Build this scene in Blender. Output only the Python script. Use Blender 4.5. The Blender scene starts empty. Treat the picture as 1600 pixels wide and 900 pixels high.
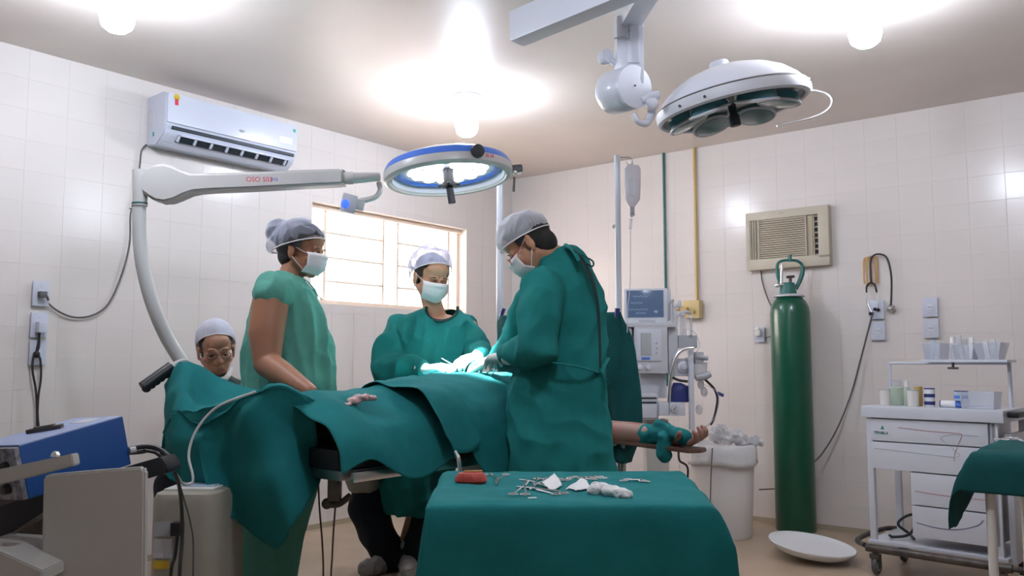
import bpy, bmesh, math, random
import numpy as np
from mathutils import Vector, Matrix, noise
V = Vector
random.seed(7)
SC = bpy.context.scene
# ------------------------------------------------------------------ camera
F = 1310.0; EYE = 1.08; PITCH = math.atan(115.0/F)
SP, CP = math.sin(PITCH), math.cos(PITCH)
cd = bpy.data.cameras.new('camera'); cam = bpy.data.objects.new('camera', cd); SC.collection.objects.link(cam)
cam.location = (0, 0, EYE); cam.rotation_euler = (math.pi/2+PITCH, 0, 0)
cd.sensor_width = 36; cd.lens = 36*F/1600; cd.clip_start = .05; SC.camera = cam
# ------------------------------------------------------------------ view + world
SC.view_settings.view_transform = 'Standard'; SC.view_settings.look = 'None'
SC.view_settings.exposure = 0.0; SC.view_settings.gamma = 1.0
wd = bpy.data.worlds.new('daylight'); SC.world = wd; wd.use_nodes = True
bgn = wd.node_tree.nodes['Background']; bgn.inputs[0].default_value = (1.0, .86, .77, 1); bgn.inputs[1].default_value = 19
BULB = 168.0       # emission of the ceiling bulbs
SPOT = 1700.0       # watts of the lit mobile surgical lamp
# ------------------------------------------------------------------ frames
CH = 2.65
K = V((0, 7.16, 0)); ANG = math.radians(38.6)
E1 = V((-math.sin(ANG), -math.cos(ANG), 0)); E2 = V((math.cos(ANG), -math.sin(ANG), 0)); ZZ = V((0, 0, 1))
RA, RB = 6.1, 4.95
def R(a, b, z=0.0): return K+E1*a+E2*b+ZZ*z
def ray(px, py):
    u = (px-800)/F; v = (450-py)/F
    return V((u, CP-v*SP, SP+v*CP))
CO = V((0, 0, EYE))
def P(px, py, Y): d = ray(px, py); return CO+d*(Y/d.y)
def Pz(px, py, z): d = ray(px, py); return CO+d*((z-EYE)/d.z)
def PL(px, py, off=0.0):
    d = ray(px, py); return CO+d*((K-CO).dot(E2)+off)/d.dot(E2)
def PR(px, py, off=0.0):
    d = ray(px, py); return CO+d*((K-CO).dot(E1)+off)/d.dot(E1)
def proj(p):
    d = p-CO; D = d.y*CP+d.z*SP; up = -d.y*SP+d.z*CP
    return (800+F*d.x/D, 450-F*up/D, D)
def frame(o, x, y, z):
    return Matrix(((x.x, y.x, z.x, o.x), (x.y, y.y, z.y, o.y), (x.z, y.z, z.z, o.z), (0, 0, 0, 1)))
def ML(o): return frame(o, -E1, ZZ, E2)      # on the left wall: x towards the corner, y up, z into the room
def MR(o): return frame(o, E2, ZZ, E1)       # on the back wall
def MZ(o, deg=0):
    a = math.radians(deg); c, s = math.cos(a), math.sin(a)
    return frame(V(o), V((c, s, 0)), V((-s, c, 0)), ZZ)
W = -E1
Q = V((-.15, 3.95, 0))
def T(s, n, z=0.0): return Q+W*s+E2*n+ZZ*z   # operating table: s towards the head, n towards the surgeon
# ------------------------------------------------------------------ materials
def mat(name, col, rough=.5, metal=0, var=0, vscale=6, bump=0, bscale=200, spec=.5, emit=None, alpha=1, trans=0, coat=0, sheen=0, col2=None, stretch=None, sss=0):
    m = bpy.data.materials.new(name); m.use_nodes = True; nt = m.node_tree; b = nt.nodes['Principled BSDF']
    b.inputs['Base Color'].default_value = (*col, 1); b.inputs['Roughness'].default_value = rough
    b.inputs['Metallic'].default_value = metal; b.inputs['Specular IOR Level'].default_value = spec
    b.inputs['Alpha'].default_value = alpha; b.inputs['Transmission Weight'].default_value = trans
    b.inputs['Coat Weight'].default_value = coat; b.inputs['Sheen Weight'].default_value = sheen
    if sss:
        b.inputs['Subsurface Weight'].default_value = sss; b.inputs['Subsurface Radius'].default_value = (.02, .008, .004); b.inputs['Subsurface Scale'].default_value = .5
    if emit:
        b.inputs['Emission Color'].default_value = (*emit[0], 1); b.inputs['Emission Strength'].default_value = emit[1]
    if var or bump:
        tc = nt.nodes.new('ShaderNodeTexCoord'); src = tc.outputs['Object']
        if stretch:
            mp = nt.nodes.new('ShaderNodeMapping'); mp.inputs['Scale'].default_value = stretch
            nt.links.new(src, mp.inputs[0]); src = mp.outputs[0]
    if var:
        n = nt.nodes.new('ShaderNodeTexNoise'); n.inputs['Scale'].default_value = vscale; n.inputs['Detail'].default_value = 5
        r = nt.nodes.new('ShaderNodeValToRGB'); c2 = col2 or tuple(c*(1-var) for c in col)
        r.color_ramp.elements[0].position = .35; r.color_ramp.elements[1].position = .68
        r.color_ramp.elements[0].color = (*c2, 1); r.color_ramp.elements[1].color = (*col, 1)
        nt.links.new(src, n.inputs['Vector']); nt.links.new(n.outputs['Fac'], r.inputs[0]); nt.links.new(r.outputs[0], b.inputs['Base Color'])
    if bump:
        n2 = nt.nodes.new('ShaderNodeTexNoise'); n2.inputs['Scale'].default_value = bscale; n2.inputs['Detail'].default_value = 3
        bp = nt.nodes.new('ShaderNodeBump'); bp.inputs['Strength'].default_value = bump; bp.inputs['Distance'].default_value = .01
        nt.links.new(src, n2.inputs['Vector']); nt.links.new(n2.outputs['Fac'], bp.inputs['Height']); nt.links.new(bp.outputs[0], b.inputs['Normal'])
    return m
def see_through(name, col, fac, rough=.9):
    """thin gauze: part of the light goes straight through the weave"""
    m = mat(name, col, rough, bump=.15, bscale=90); nt = m.node_tree
    out = nt.nodes['Material Output']; mx = nt.nodes.new('ShaderNodeMixShader'); tr = nt.nodes.new('ShaderNodeBsdfTransparent')
    lw = nt.nodes.new('ShaderNodeLayerWeight'); lw.inputs[0].default_value = .35; mr = nt.nodes.new('ShaderNodeMapRange'); mr.inputs['To Min'].default_value = fac; mr.inputs['To Max'].default_value = fac*.15
    nt.links.new(lw.outputs['Facing'], mr.inputs['Value']); nt.links.new(mr.outputs[0], mx.inputs[0])
    nt.links.new(nt.nodes['Principled BSDF'].outputs[0], mx.inputs[1]); nt.links.new(tr.outputs[0], mx.inputs[2]); nt.links.new(mx.outputs[0], out.inputs[0])
    return m
M = {}
M['tile'] = mat('glazed_tile', (.76, .70, .67), .20, var=.03, vscale=1.2, spec=.30)
M['grout'] = mat('grout', (.73, .67, .64), .5)
M['paint'] = mat('ceiling_paint', (.78, .69, .63), .40, var=.10, vscale=1.1, bump=.05, bscale=12, spec=.4)
M['plaster'] = mat('plaster', (.30, .27, .25), .6)
M['floor'] = mat('polished_floor', (.50, .385, .28), .32, var=.14, vscale=3, bump=.02, bscale=30, spec=.4)
M['white'] = mat('white_enamel', (.66, .67, .74), .28, coat=.2)
M['whitem'] = mat('white_matt', (.78, .78, .80), .6)
M['acwhite'] = mat('white_plastic', (.60, .62, .72), .25, coat=.2)
M['black'] = mat('black_plastic', (.018, .018, .022), .4)
M['dark'] = mat('dark_slot', (.012, .02, .03), .5)
M['rubber'] = mat('grey_cable', (.10, .10, .10), .6)
M['cable'] = mat('black_cable', (.02, .02, .022), .5)
M['beige'] = mat('beige_enamel', (.50, .48, .45), .45, bump=.03, bscale=250)
M['beige2'] = mat('aged_beige_plastic', (.55, .49, .39), .45, var=.08, vscale=5)
M['beige3'] = mat('tan_plastic', (.42, .36, .26), .55)
M['lampgrey'] = mat('lamp_grey_enamel', (.52, .50, .49), .35)
M['polegrey'] = mat('lamp_pole_enamel', (.56, .57, .57), .3)
M['blue'] = mat('blue_enamel', (.015, .08, .30), .4, bump=.02, bscale=300)
M['lampblue'] = mat('lamp_blue', (.06, .17, .62), .3)
M['greycream'] = mat('aged_grey_cream', (.36, .33, .27), .5, var=.08, vscale=5)
M['led'] = mat('blue_led', (.02, .05, .9), .4, emit=((.02, .08, 1), 2.5))
M['chrome'] = mat('polished_steel', (.92, .93, .95), .22, metal=1)
M['steel'] = mat('brushed_steel', (.50, .50, .50), .38, metal=1)
M['darksteel'] = mat('worn_dark_steel', (.13, .11, .10), .45, metal=.5, var=.4, vscale=20)
M['teal'] = mat('green_cotton', (.016, .185, .192), .88, var=.15, vscale=9, bump=.12, bscale=260, spec=.15)
M['teald'] = mat('dark_green_cotton', (.014, .088, .090), .9, var=.2, vscale=9, bump=.12, bscale=260, spec=.12)
M['gown'] = mat('surgical_gown_cotton', (.018, .20, .19), .88, var=.12, vscale=7, bump=.12, bscale=240, spec=.15)
M['scrub'] = mat('pale_green_scrub', (.12, .37, .30), .85, var=.10, vscale=8, bump=.3, bscale=240, spec=.15)
M['skin'] = mat('warm_skin', (.36, .155, .085), .5, var=.10, vscale=9, bump=.05, bscale=300, sss=.08)
M['skin2'] = mat('light_skin', (.56, .28, .17), .5, var=.12, vscale=9, bump=.05, bscale=300, sss=.08)
M['skin3'] = mat('older_skin', (.52, .26, .17), .5, var=.18, vscale=22, bump=.12, bscale=120, sss=.08)
M['handskin'] = mat('patient_skin', (.36, .13, .11), .5, var=.28, vscale=14, bump=.08, bscale=200, col2=(.30, .19, .14), sss=.08)
M['hair'] = mat('black_hair', (.012, .009, .008), .55, bump=.5, bscale=120, stretch=(1, 1, 6))
M['cap'] = see_through('bouffant_cap_gauze', (.60, .62, .76), .74)
M['cap2'] = see_through('pale_bouffant_gauze', (.62, .60, .80), .30)
M['capw'] = see_through('white_cap_gauze', (.72, .72, .78), .55)
M['capo'] = see_through('dense_white_cap', (.62, .62, .72), .15)
M['mask'] = mat('face_mask', (.84, .79, .80), .8, bump=.15, bscale=150)
M['glove'] = mat('latex_glove', (.86, .84, .80), .45, bump=.1, bscale=60)
M['cotton'] = mat('white_cotton', (.82, .80, .80), .9, bump=.4, bscale=120)
M['darkcloth'] = mat('dark_trousers', (.010, .012, .022), .9, bump=.2, bscale=200)
M['jacket'] = mat('dark_green_jacket', (.012, .035, .035), .85, bump=.2, bscale=200)
M['coat'] = mat('beige_coat', (.34, .28, .24), .85, bump=.2, bscale=180)
M['shoecover'] = mat('shoe_cover', (.45, .40, .40), .8, bump=.4, bscale=60)
M['green'] = mat('cylinder_green', (.003, .085, .045), .30, var=.12, vscale=4, coat=.2)
M['green2'] = mat('valve_green', (.02, .14, .12), .4)
M['brass'] = mat('brass', (.50, .36, .14), .35, metal=.9)
M['yellow'] = mat('yellow_pipe_paint', (.52, .37, .12), .45)
M['yellow2'] = mat('pale_yellow_box', (.60, .46, .22), .5)
M['tan'] = mat('latex_band', (.62, .36, .13), .55)
M['bin'] = mat('bin_plastic', (.84, .81, .80), .45)
M['bag'] = mat('bin_liner', (.80, .79, .80), .35, bump=.5, bscale=25)
M['clearbag'] = see_through('clear_plastic_bag', (.70, .71, .76), .55, .25)
M['clear'] = see_through('clear_plastic', (.74, .78, .88), .72, .2)
M['fluid'] = see_through('fluid_bag', (.62, .60, .68), .45, .25)
M['iceglass'] = mat('window_glass', (.95, .97, 1), .25, trans=1)
M['redclay'] = mat('red_rubber', (.42, .045, .03), .5, bump=.3, bscale=40)
M['red'] = mat('red_print', (.62, .03, .06), .5)
M['bluep'] = mat('blue_print', (.08, .18, .55), .5)
M['grey'] = mat('mid_grey_plastic', (.42, .43, .46), .5)
M['lgrey'] = mat('light_grey_plastic', (.58, .58, .62), .45)
M['screen'] = mat('monitor_screen', (.03, .05, .09), .15, emit=((.09, .13, .22), .55))
M['screenline'] = mat('screen_trace', (.2, .3, .4), .4, emit=((.25, .33, .48), .7))
M['bronze'] = mat('armboard_leather', (.16, .085, .06), .5)
M['orange'] = mat('orange_label', (.75, .25, .02), .5)
M['gold'] = mat('amber_label', (.62, .42, .03), .5)
M['paleblue'] = mat('pale_blue_label', (.42, .52, .66), .5)
M['navy'] = mat('navy_print', (.02, .03, .16), .5)
M['greenp'] = mat('green_print', (.02, .30, .24), .5)
M['lens'] = mat('teal_lens_glass', (.04, .17, .21), .15, coat=.5)
M['lens2'] = mat('grey_lens_glass', (.16, .23, .25), .2, coat=.5)
M['reflect'] = mat('lamp_reflector', (.55, .58, .60), .2, metal=.6)
M['bulb'] = mat('lit_bulb', (1, 1, 1), .5, emit=((.79, .87, 1.0), BULB))
M['ledwhite'] = mat('lit_lamp_lens', (1, 1, 1), .4, emit=((.95, .97, 1), 9))
M['jar'] = mat('milky_jar', (.80, .76, .72), .4)
M['bottleg'] = see_through('green_bottle', (.50, .62, .50), .45, .2)
M['amber'] = mat('amber_bottle', (.55, .36, .12), .35)
M['blood'] = mat('blood_stained_gauze', (.62, .20, .20), .8, var=.5, vscale=25, bump=.4, bscale=80, col2=(.75, .60, .58))
M['wframe'] = mat('window_frame_paint', (.80, .66, .54), .5)
M['wood'] = mat('varnished_wood', (.10, .05, .035), .5)
# ------------------------------------------------------------------ mesh builder
class MB:
    def __init__(s, M_=None): s.bm = bmesh.new(); s.M = M_ or Matrix()
    def _v(s, p): return s.bm.verts.new(s.M @ V(p))
    def box(s, c, size, bevel=0, rot=None):
        t = bmesh.new(); bmesh.ops.create_cube(t, size=1)
        bmesh.ops.scale(t, vec=V(size), verts=t.verts)
        if bevel: bmesh.ops.bevel(t, geom=t.edges[:], offset=bevel, segments=2, affect='EDGES', profile=.7)
        m = Matrix.Translation(V(c)) @ (rot.to_4x4() if rot else Matrix())
        return s._merge(t, m)
    def _merge(s, t, m):
        bmesh.ops.transform(t, matrix=s.M @ m, verts=t.verts)
        mp = {v: s.bm.verts.new(v.co) for v in t.verts}
        for f in t.faces:
            try: s.bm.faces.new([mp[v] for v in f.verts])
            except ValueError: pass
        t.free(); return s
    def rings(s, rings, cap0=True, cap1=True):
        rr = [[s._v(p) for p in r] for r in rings]; n = len(rr[0])
        for a, b in zip(rr, rr[1:]):
            for i in range(n):
                j = (i+1) % n
                try: s.bm.faces.new((a[i], a[j], b[j], b[i]))
                except ValueError: pass
        if cap0: s.bm.faces.new(rr[0][::-1])
        if cap1: s.bm.faces.new(rr[-1])
        return s
    def cyl(s, p0, p1, r0, r1=None, n=16):
        return s.tube([p0, p1], [r0, r0 if r1 is None else r1], n, smooth=False)
    def tube(s, pts, r, n=8, smooth=True, sub=5, flat=1.0):
        pts = [V(p) for p in pts]
        rs = list(r) if isinstance(r, (list, tuple)) else [r]*len(pts)
        if smooth and len(pts) > 2: pts, rs = catmull(pts, rs, sub)
        out = []; prev = None
        for i, p in enumerate(pts):
            t = (pts[min(i+1, len(pts)-1)]-pts[max(i-1, 0)])
            if t.length < 1e-9: t = V((0, 0, 1))
            t.normalize()
            if prev is None: u = t.cross(V((0, 0, 1)) if abs(t.z) < .9 else V((1, 0, 0)))
            else: u = prev-t*prev.dot(t)
            if u.length < 1e-6: u = t.orthogonal()
            u.normalize(); prev = u; w = t.cross(u)
            out.append([p+(u*math.cos(2*math.pi*k/n)+w*math.sin(2*math.pi*k/n)*flat)*rs[i] for k in range(n)])
        return s.rings(out)
    def lathe(s, prof, o, axis=ZZ, n=28, xdir=None, squash=1.0):
        o = V(o); ax = V(axis).normalized(); u = (V(xdir) if xdir else ax.orthogonal()).normalized(); w = ax.cross(u)
        rg = [[o+ax*h+(u*math.cos(2*math.pi*k/n)+w*math.sin(2*math.pi*k/n)*squash)*max(r, 1e-4) for k in range(n)] for r, h in prof]
        if len(prof) > 2 and prof[0][0] > .004 and prof[-1][0] > .004: return s.rings(rg+[rg[0]], False, False)
        return s.rings(rg, prof[0][0] <= .004, prof[-1][0] <= .004)
    def ell(s, c, rad, rot=None, n=18, m=12):
        t = bmesh.new(); bmesh.ops.create_uvsphere(t, u_segments=n, v_segments=m, radius=1)
        r = rad if isinstance(rad, (tuple, list, Vector)) else (rad,)*3
        mm = Matrix.Translation(V(c)) @ (rot.to_4x4() if rot else Matrix()) @ Matrix.Diagonal((*r, 1))
        return s._merge(t, mm)
    def prism(s, pts, z0, z1, bevel=0):
        t = bmesh.new(); lo = [t.verts.new((x, y, z0)) for x, y in pts]; hi = [t.verts.new((x, y, z1)) for x, y in pts]
        n = len(pts); t.faces.new(lo[::-1]); t.faces.new(hi)
        for i in range(n): t.faces.new((lo[i], lo[(i+1) % n], hi[(i+1) % n], hi[i]))
        if bevel: bmesh.ops.bevel(t, geom=t.edges[:], offset=bevel, segments=2, affect='EDGES')
        return s._merge(t, Matrix())
    def ring(s, c, R0, r, axis, n=40, m=8, squash=1.0):
        c = V(c); ax = V(axis).normalized(); u = ax.orthogonal().normalized(); w = ax.cross(u); vs = []
        for i in range(n):
            a = 2*math.pi*i/n; d = u*math.cos(a)+w*math.sin(a)
            vs.append([s._v(c+d*(R0+r*math.cos(2*math.pi*k/m))+ax*r*squash*math.sin(2*math.pi*k/m)) for k in range(m)])
        for i in range(n):
            for k in range(m): s.bm.faces.new((vs[i][k], vs[(i+1) % n][k], vs[(i+1) % n][(k+1) % m], vs[i][(k+1) % m]))
        return s
    def surf(s, rows):
        vs = [[s._v(p) for p in r] for r in rows]
        for a, b in zip(vs, vs[1:]):
            for i in range(len(a)-1): s.bm.faces.new((a[i], a[i+1], b[i+1], b[i]))
        return s
def catmull(pts, rs, sub):
    P2, R2 = [], []; n = len(pts)
    for i in range(n-1):
        p0, p1, p2, p3 = pts[max(i-1, 0)], pts[i], pts[i+1], pts[min(i+2, n-1)]
        for k in range(sub):
            t = k/sub
            P2.append(.5*((2*p1)+(p2-p0)*t+(2*p0-5*p1+4*p2-p3)*t*t+(3*p1-p0-3*p2+p3)*t**3)); R2.append(rs[i]*(1-t)+rs[i+1]*t)
    P2.append(pts[-1]); R2.append(rs[-1]); return P2, R2
def grid_smooth(rows, sub):
    r1 = [catmull([V(p) for p in r], [0]*len(r), sub)[0] for r in rows]
    cols = list(zip(*r1)); c2 = [catmull(list(c), [0]*len(c), sub)[0] for c in cols]
    return [list(r) for r in zip(*c2)]
ORG = {}
def link(o): SC.collection.objects.link(o)
def org(p):
    while p is not None:
        if p.name in ORG: return ORG[p.name]
        p = p.parent
    return V((0, 0, 0))
def build(name, mb, m, parent=None, origin=None, smooth=True, solid=0, label=None, mods=None):
    bm = mb.bm if isinstance(mb, MB) else mb
    bmesh.ops.recalc_face_normals(bm, faces=bm.faces[:])
    o0 = org(parent) if parent else (V(origin) if origin is not None else V((0, 0, 0)))
    if not parent and origin is None:
        xs = [v.co for v in bm.verts]; o0 = V((sum(p.x for p in xs)/len(xs), sum(p.y for p in xs)/len(xs), min(p.z for p in xs)))
    bmesh.ops.translate(bm, vec=-o0, verts=bm.verts)
    me = bpy.data.meshes.new(name); bm.to_mesh(me); bm.free()
    me.materials.append(m)
    if smooth:
        me.shade_smooth()
        try: me.set_sharp_from_angle(angle=math.radians(38))
        except Exception: pass
    o = bpy.data.objects.new(name, me); link(o)
    if parent: o.parent = parent
    else: o.location = o0; ORG[o.name] = o0
    if solid:
        sm = o.modifiers.new('thickness', 'SOLIDIFY'); sm.thickness = solid; sm.offset = 0
    if label: o['label'] = label
    return o
def thing(name, loc, label, cat, group=None):
    o = bpy.data.objects.new(name, None); link(o); o.location = loc; ORG[o.name] = V(loc); o.empty_display_size = .1
    return tag(o, label, cat, group)
def tag(o, label, cat, group=None):
    o['label'] = label; o['category'] = cat
    if group: o['group'] = group
    return o
def structure(o): o['kind'] = 'structure'; return o
def text(name, s, size, Mx, m, parent, depth=.0008):
    c = bpy.data.curves.new('t', 'FONT'); c.body = s; c.size = size; c.extrude = depth; c.align_x = 'CENTER'; c.align_y = 'CENTER'
    o = bpy.data.objects.new('t', c); link(o)
    me = bpy.data.meshes.new_from_object(o.evaluated_get(bpy.context.evaluated_depsgraph_get()))
    bpy.data.objects.remove(o); bpy.data.curves.remove(c)
    me.transform(Matrix.Translation(-org(parent)) @ Mx); me.materials.clear(); me.materials.append(m)
    ob = bpy.data.objects.new(name, me); link(ob); ob.parent = parent; return ob
def remesh(name, mb, m, parent, voxel=.006, smooth=3, disp=None, label=None, cut=None):
    """union of closed solids grown into one continuous skin"""
    bm = mb.bm; bmesh.ops.recalc_face_normals(bm, faces=bm.faces[:])
    me = bpy.data.meshes.new('tmp'); bm.to_mesh(me); bm.free()
    o = bpy.data.objects.new('tmp', me); link(o)
    a = o.modifiers.new('r', 'REMESH'); a.mode = 'VOXEL'; a.voxel_size = voxel
    if smooth:
        b = o.modifiers.new('s', 'SMOOTH'); b.factor = .5; b.iterations = smooth
    me2 = bpy.data.meshes.new_from_object(o.evaluated_get(bpy.context.evaluated_depsgraph_get()))
    bpy.data.objects.remove(o)
    n = len(me2.vertices); co = np.empty(n*3, 'f'); me2.vertices.foreach_get('co', co); co = co.reshape(-1, 3)
    no = np.empty(n*3, 'f'); me2.vertices.foreach_get('normal', no); no = no.reshape(-1, 3)
    if disp is not None: co = disp(co, no)
    o0 = np.array(org(parent) if parent else (0, 0, 0), 'f'); me2.vertices.foreach_set('co', (co-o0).astype('f').ravel())
    if cut is not None:
        b = bmesh.new(); b.from_mesh(me2); dele = [v for v in b.verts if cut(V(v.co)+V(o0.tolist()))]
        bmesh.ops.delete(b, geom=dele, context='VERTS'); b.to_mesh(me2); b.free()
    me2.materials.clear(); me2.materials.append(m); me2.shade_smooth()
    ob = bpy.data.objects.new(name, me2); link(ob); ob.parent = parent
    if label: ob['label'] = label
    return ob
def folds(amp, s_xy, s_z, seed=0, ridge=True, amp2=0.0, s2=10, mask=None):
    def f(co, no):
        out = co.copy()
        for i in range(len(co)):
            x, y, z = map(float, co[i])
            q = V((x*s_xy+seed, y*s_xy, z*s_z)); h = noise.noise(q)
            if ridge: h = .5-abs(h)*2.2
            d = amp*h
            if amp2:
                g = noise.noise(V((x*s2, y*s2+seed, z*s2))); d += amp2*(.4-abs(g)*2)
            if mask: d *= mask(x, y, z)
            out[i] = co[i]+no[i]*d
        return out
    return f
# ------------------------------------------------------------------ room shell
def A_(p): return (p-K).dot(E1)
def B_(p): return (p-K).dot(E2)
wa1 = A_(PL(488, 318)); wa0 = A_(PL(729, 358)); wz1 = (PL(488, 316).z+PL(729, 357).z)/2; wz0 = (PL(500, 480).z+PL(729, 484).z)/2
TH = .16
def quadbox(mb, f, x0, x1, z0, z1, o0, o1):
    """f(x, off, z) -> world"""
    c = [f(x, o, z) for x in (x0, x1) for o in (o0, o1) for z in (z0, z1)]
    v = [mb._v(p) for p in c]
    for q in ((0, 1, 3, 2), (4, 6, 7, 5), (0, 4, 5, 1), (2, 3, 7, 6), (0, 2, 6, 4), (1, 5, 7, 3)): mb.bm.faces.new([v[i] for i in q])
fl = lambda a, o, z: R(a, o, z)
fb = lambda b, o, z: R(o, b, z)
mb = MB()
quadbox(mb, fl, -TH, wa0, 0, CH, -TH, 0); quadbox(mb, fl, wa1, RA, 0, CH, -TH, 0)
quadbox(mb, fl, wa0, wa1, 0, wz0, -TH, 0); quadbox(mb, fl, wa0, wa1, wz1, CH, -TH, 0)
wall_left = structure(build('wall_left', mb, M['grout'], smooth=False, origin=R(3, 0, 0)))
mb = MB(); quadbox(mb, fb, 0, RB, 0, CH, -TH, 0)
wall_back = structure(build('wall_back', mb, M['grout'], smooth=False, origin=R(0, 2.5, 0)))
mb = MB(); quadbox(mb, fl, -TH, RA+TH, 0, CH, RB, RB+TH)
structure(build('wall_right', mb, M['plaster'], smooth=False, origin=R(3, RB, 0)))
mb = MB(); quadbox(mb, fb, -TH, RB, 0, CH, RA, RA+TH)
structure(build('wall_front', mb, M['plaster'], smooth=False, origin=R(RA, 2.5, 0)))
mb = MB(); quadbox(mb, fl, -TH, RA+TH, -.1, 0, -TH, RB+TH)
structure(build('floor', mb, M['floor'], smooth=False, origin=R(3, 2.5, 0)))
mb = MB(); quadbox(mb, fl, -TH, RA+TH, CH, CH+.1, -TH, RB+TH)
structure(build('ceiling', mb, M['paint'], smooth=False, origin=R(3, 2.5, CH)))
# narrow dark joint where the tiles meet the floor
for nm, f, L in (('baseboard_left', fl, RA), ('baseboard_back', fb, RB)):
    mb = MB(); quadbox(mb, f, 0, L, 0, .03, 0, .010); structure(build(nm, mb, M['beige3'], smooth=False, origin=f(L/2, 0, 0)))
# ---- glazed tiles, one object each where they can be told apart
TW, TZ = .195, .1555
def tile_mesh():
    bm = bmesh.new(); w, h, g, c, t = TW/2, TZ/2, .0004, .0009, .0014
    a = [bm.verts.new((x*(w-g), y*(h-g), 0)) for x, y in ((-1, -1), (1, -1), (1, 1), (-1, 1))]
    b = [bm.verts.new((v.co.x, v.co.y, t-.0005)) for v in a]
    d = [bm.verts.new((v.co.x-math.copysign(c, v.co.x), v.co.y-math.copysign(c, v.co.y), t)) for v in a]
    for i in range(4):
        j = (i+1) % 4; bm.faces.new((a[i], a[j], b[j], b[i])); bm.faces.new((b[i], b[j], d[j], d[i]))
    bm.faces.new(d); me = bpy.data.meshes.new('tile'); bm.to_mesh(me); bm.free(); me.materials.append(M['tile']); return me
TM = tile_mesh()
rt = random.Random(3)
def tile_wall(wall, fr, f, L, hole):
    cells = []; nx, nz = int(L/TW)+1, int(CH/TZ)+1
    for i in range(nx):
        for j in range(nz):
            x0, x1 = i*TW, min((i+1)*TW, L); z1 = CH-j*TZ; z0 = max(z1-TZ, .03)
            if z1-z0 < .02 or x1-x0 < .02: continue
            rects = [(x0, x1, z0, z1)]
            if hole:
                h0, h1, g0, g1 = hole
                if x0 < h1 and x1 > h0 and z0 < g1 and z1 > g0:
                    rects = []
                    if x0 < h0: rects.append((x0, h0, z0, z1))
                    if x1 > h1: rects.append((h1, x1, z0, z1))
                    a0, a1 = max(x0, h0), min(x1, h1)
                    if z0 < g0: rects.append((a0, a1, z0, g0))
                    if z1 > g1: rects.append((a0, a1, g1, z1))
            for r in rects:
                if r[1]-r[0] < .012 or r[3]-r[2] < .012: continue
                p = f((r[0]+r[1])/2, 0, (r[2]+r[3])/2); s = -1
                if p.y > .5:
                    px, py, D = proj(p)
                    if -60 < px < 1660 and -60 < py < 960: s = (r[1]-r[0])*(r[3]-r[2])/D**2
                cells.append((s, r, p))
    cells.sort(key=lambda c: -c[0]); rest = bmesh.new(); o0 = ORG[wall.name]
    for k, (s, r, p) in enumerate(cells):
        m = fr(p) @ Matrix.Rotation(rt.gauss(0, .0022), 4, 'X') @ Matrix.Rotation(rt.gauss(0, .0022), 4, 'Y') @ Matrix.Diagonal(((r[1]-r[0])/TW, (r[3]-r[2])/TZ, 1, 1))
        if k < 298 and s > 0:
            o = bpy.data.objects.new('tile', TM); link(o); o.parent = wall; o.matrix_local = Matrix.Translation(-o0) @ m
        else:
            t = bmesh.new(); t.from_mesh(TM); t.transform(m); mp = {v: rest.verts.new(v.co) for v in t.verts}
            for fc in t.faces: rest.faces.new([mp[v] for v in fc.verts])
            t.free()
    o = build('tiles', rest, M['tile'], wall, smooth=False); o['kind'] = 'stuff'
tile_wall(wall_left, ML, fl, RA, (wa0, wa1, wz0, wz1))
tile_wall(wall_back, MR, fb, RB, None)
# ---- window
win = thing('window_1', R((wa0+wa1)/2, -.08, wz0), '', ''); del win['label']; del win['category']; structure(win)
def wbox(name, a0, a1, z0, z1, o0, o1, m, par=win):
    mb = MB(); quadbox(mb, fl, a0, a1, z0, z1, o0, o1); return build(name, mb, m, par, smooth=False)
def WA(px): return A_(PL(px, 400, -.09))
def WZ(px, py): return PL(px, py, -.09).z
fo, fi = -.12, -.085
m1, m2 = WA(598), WA(621); s1, s2 = WA(507), WA(700)
rev = .004
for (a0, a1, z0, z1) in ((wa0, wa1, wz1-.03, wz1), (wa0, wa1, wz0, wz0+.03)): wbox('window_frame', a0, a1, z0, z1, fo-.02, fi+.03, M['wframe'])
for a0, a1 in ((wa0, wa0+.025), (wa1-.025, wa1), (m2-.006, m2+.010), (m1-.010, m1+.006), (s2-.012, s2+.008), (s1-.008, s1+.012)): wbox('window_frame' if a1-a0 > .05 else 'window_bar', a0, a1, wz0+.03, wz1-.03, fo, fi, M['white'] if a1-a0 > .05 else M['wframe'])
zs = [WZ(560, 371), WZ(560, 408), WZ(560, 444)]
for a0, a1 in ((m1, s1-.008), (s2+.008, m2)):
    for z in zs: wbox('window_bar', a0, a1, z-.006, z+.006, fo, fi, M['wframe'])
    zz = [wz0+.03]+sorted(zs)+[wz1-.03]
    for z0, z1 in zip(zz, zz[1:]):
        wbox('window_pane', a0, a1, z0+.007, z1-.007, -.107, -.103, M['iceglass'])
for a0, a1 in ((s1+.012, wa1-.025), (wa0+.025, s2-.012), (m2+.010, m1-.010)): wbox('window_pane', a0, a1, wz0+.03, wz1-.03, -.107, -.103, M['iceglass'])  # middle pane added in place of the solid mullion, for its blown-out glare
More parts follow.
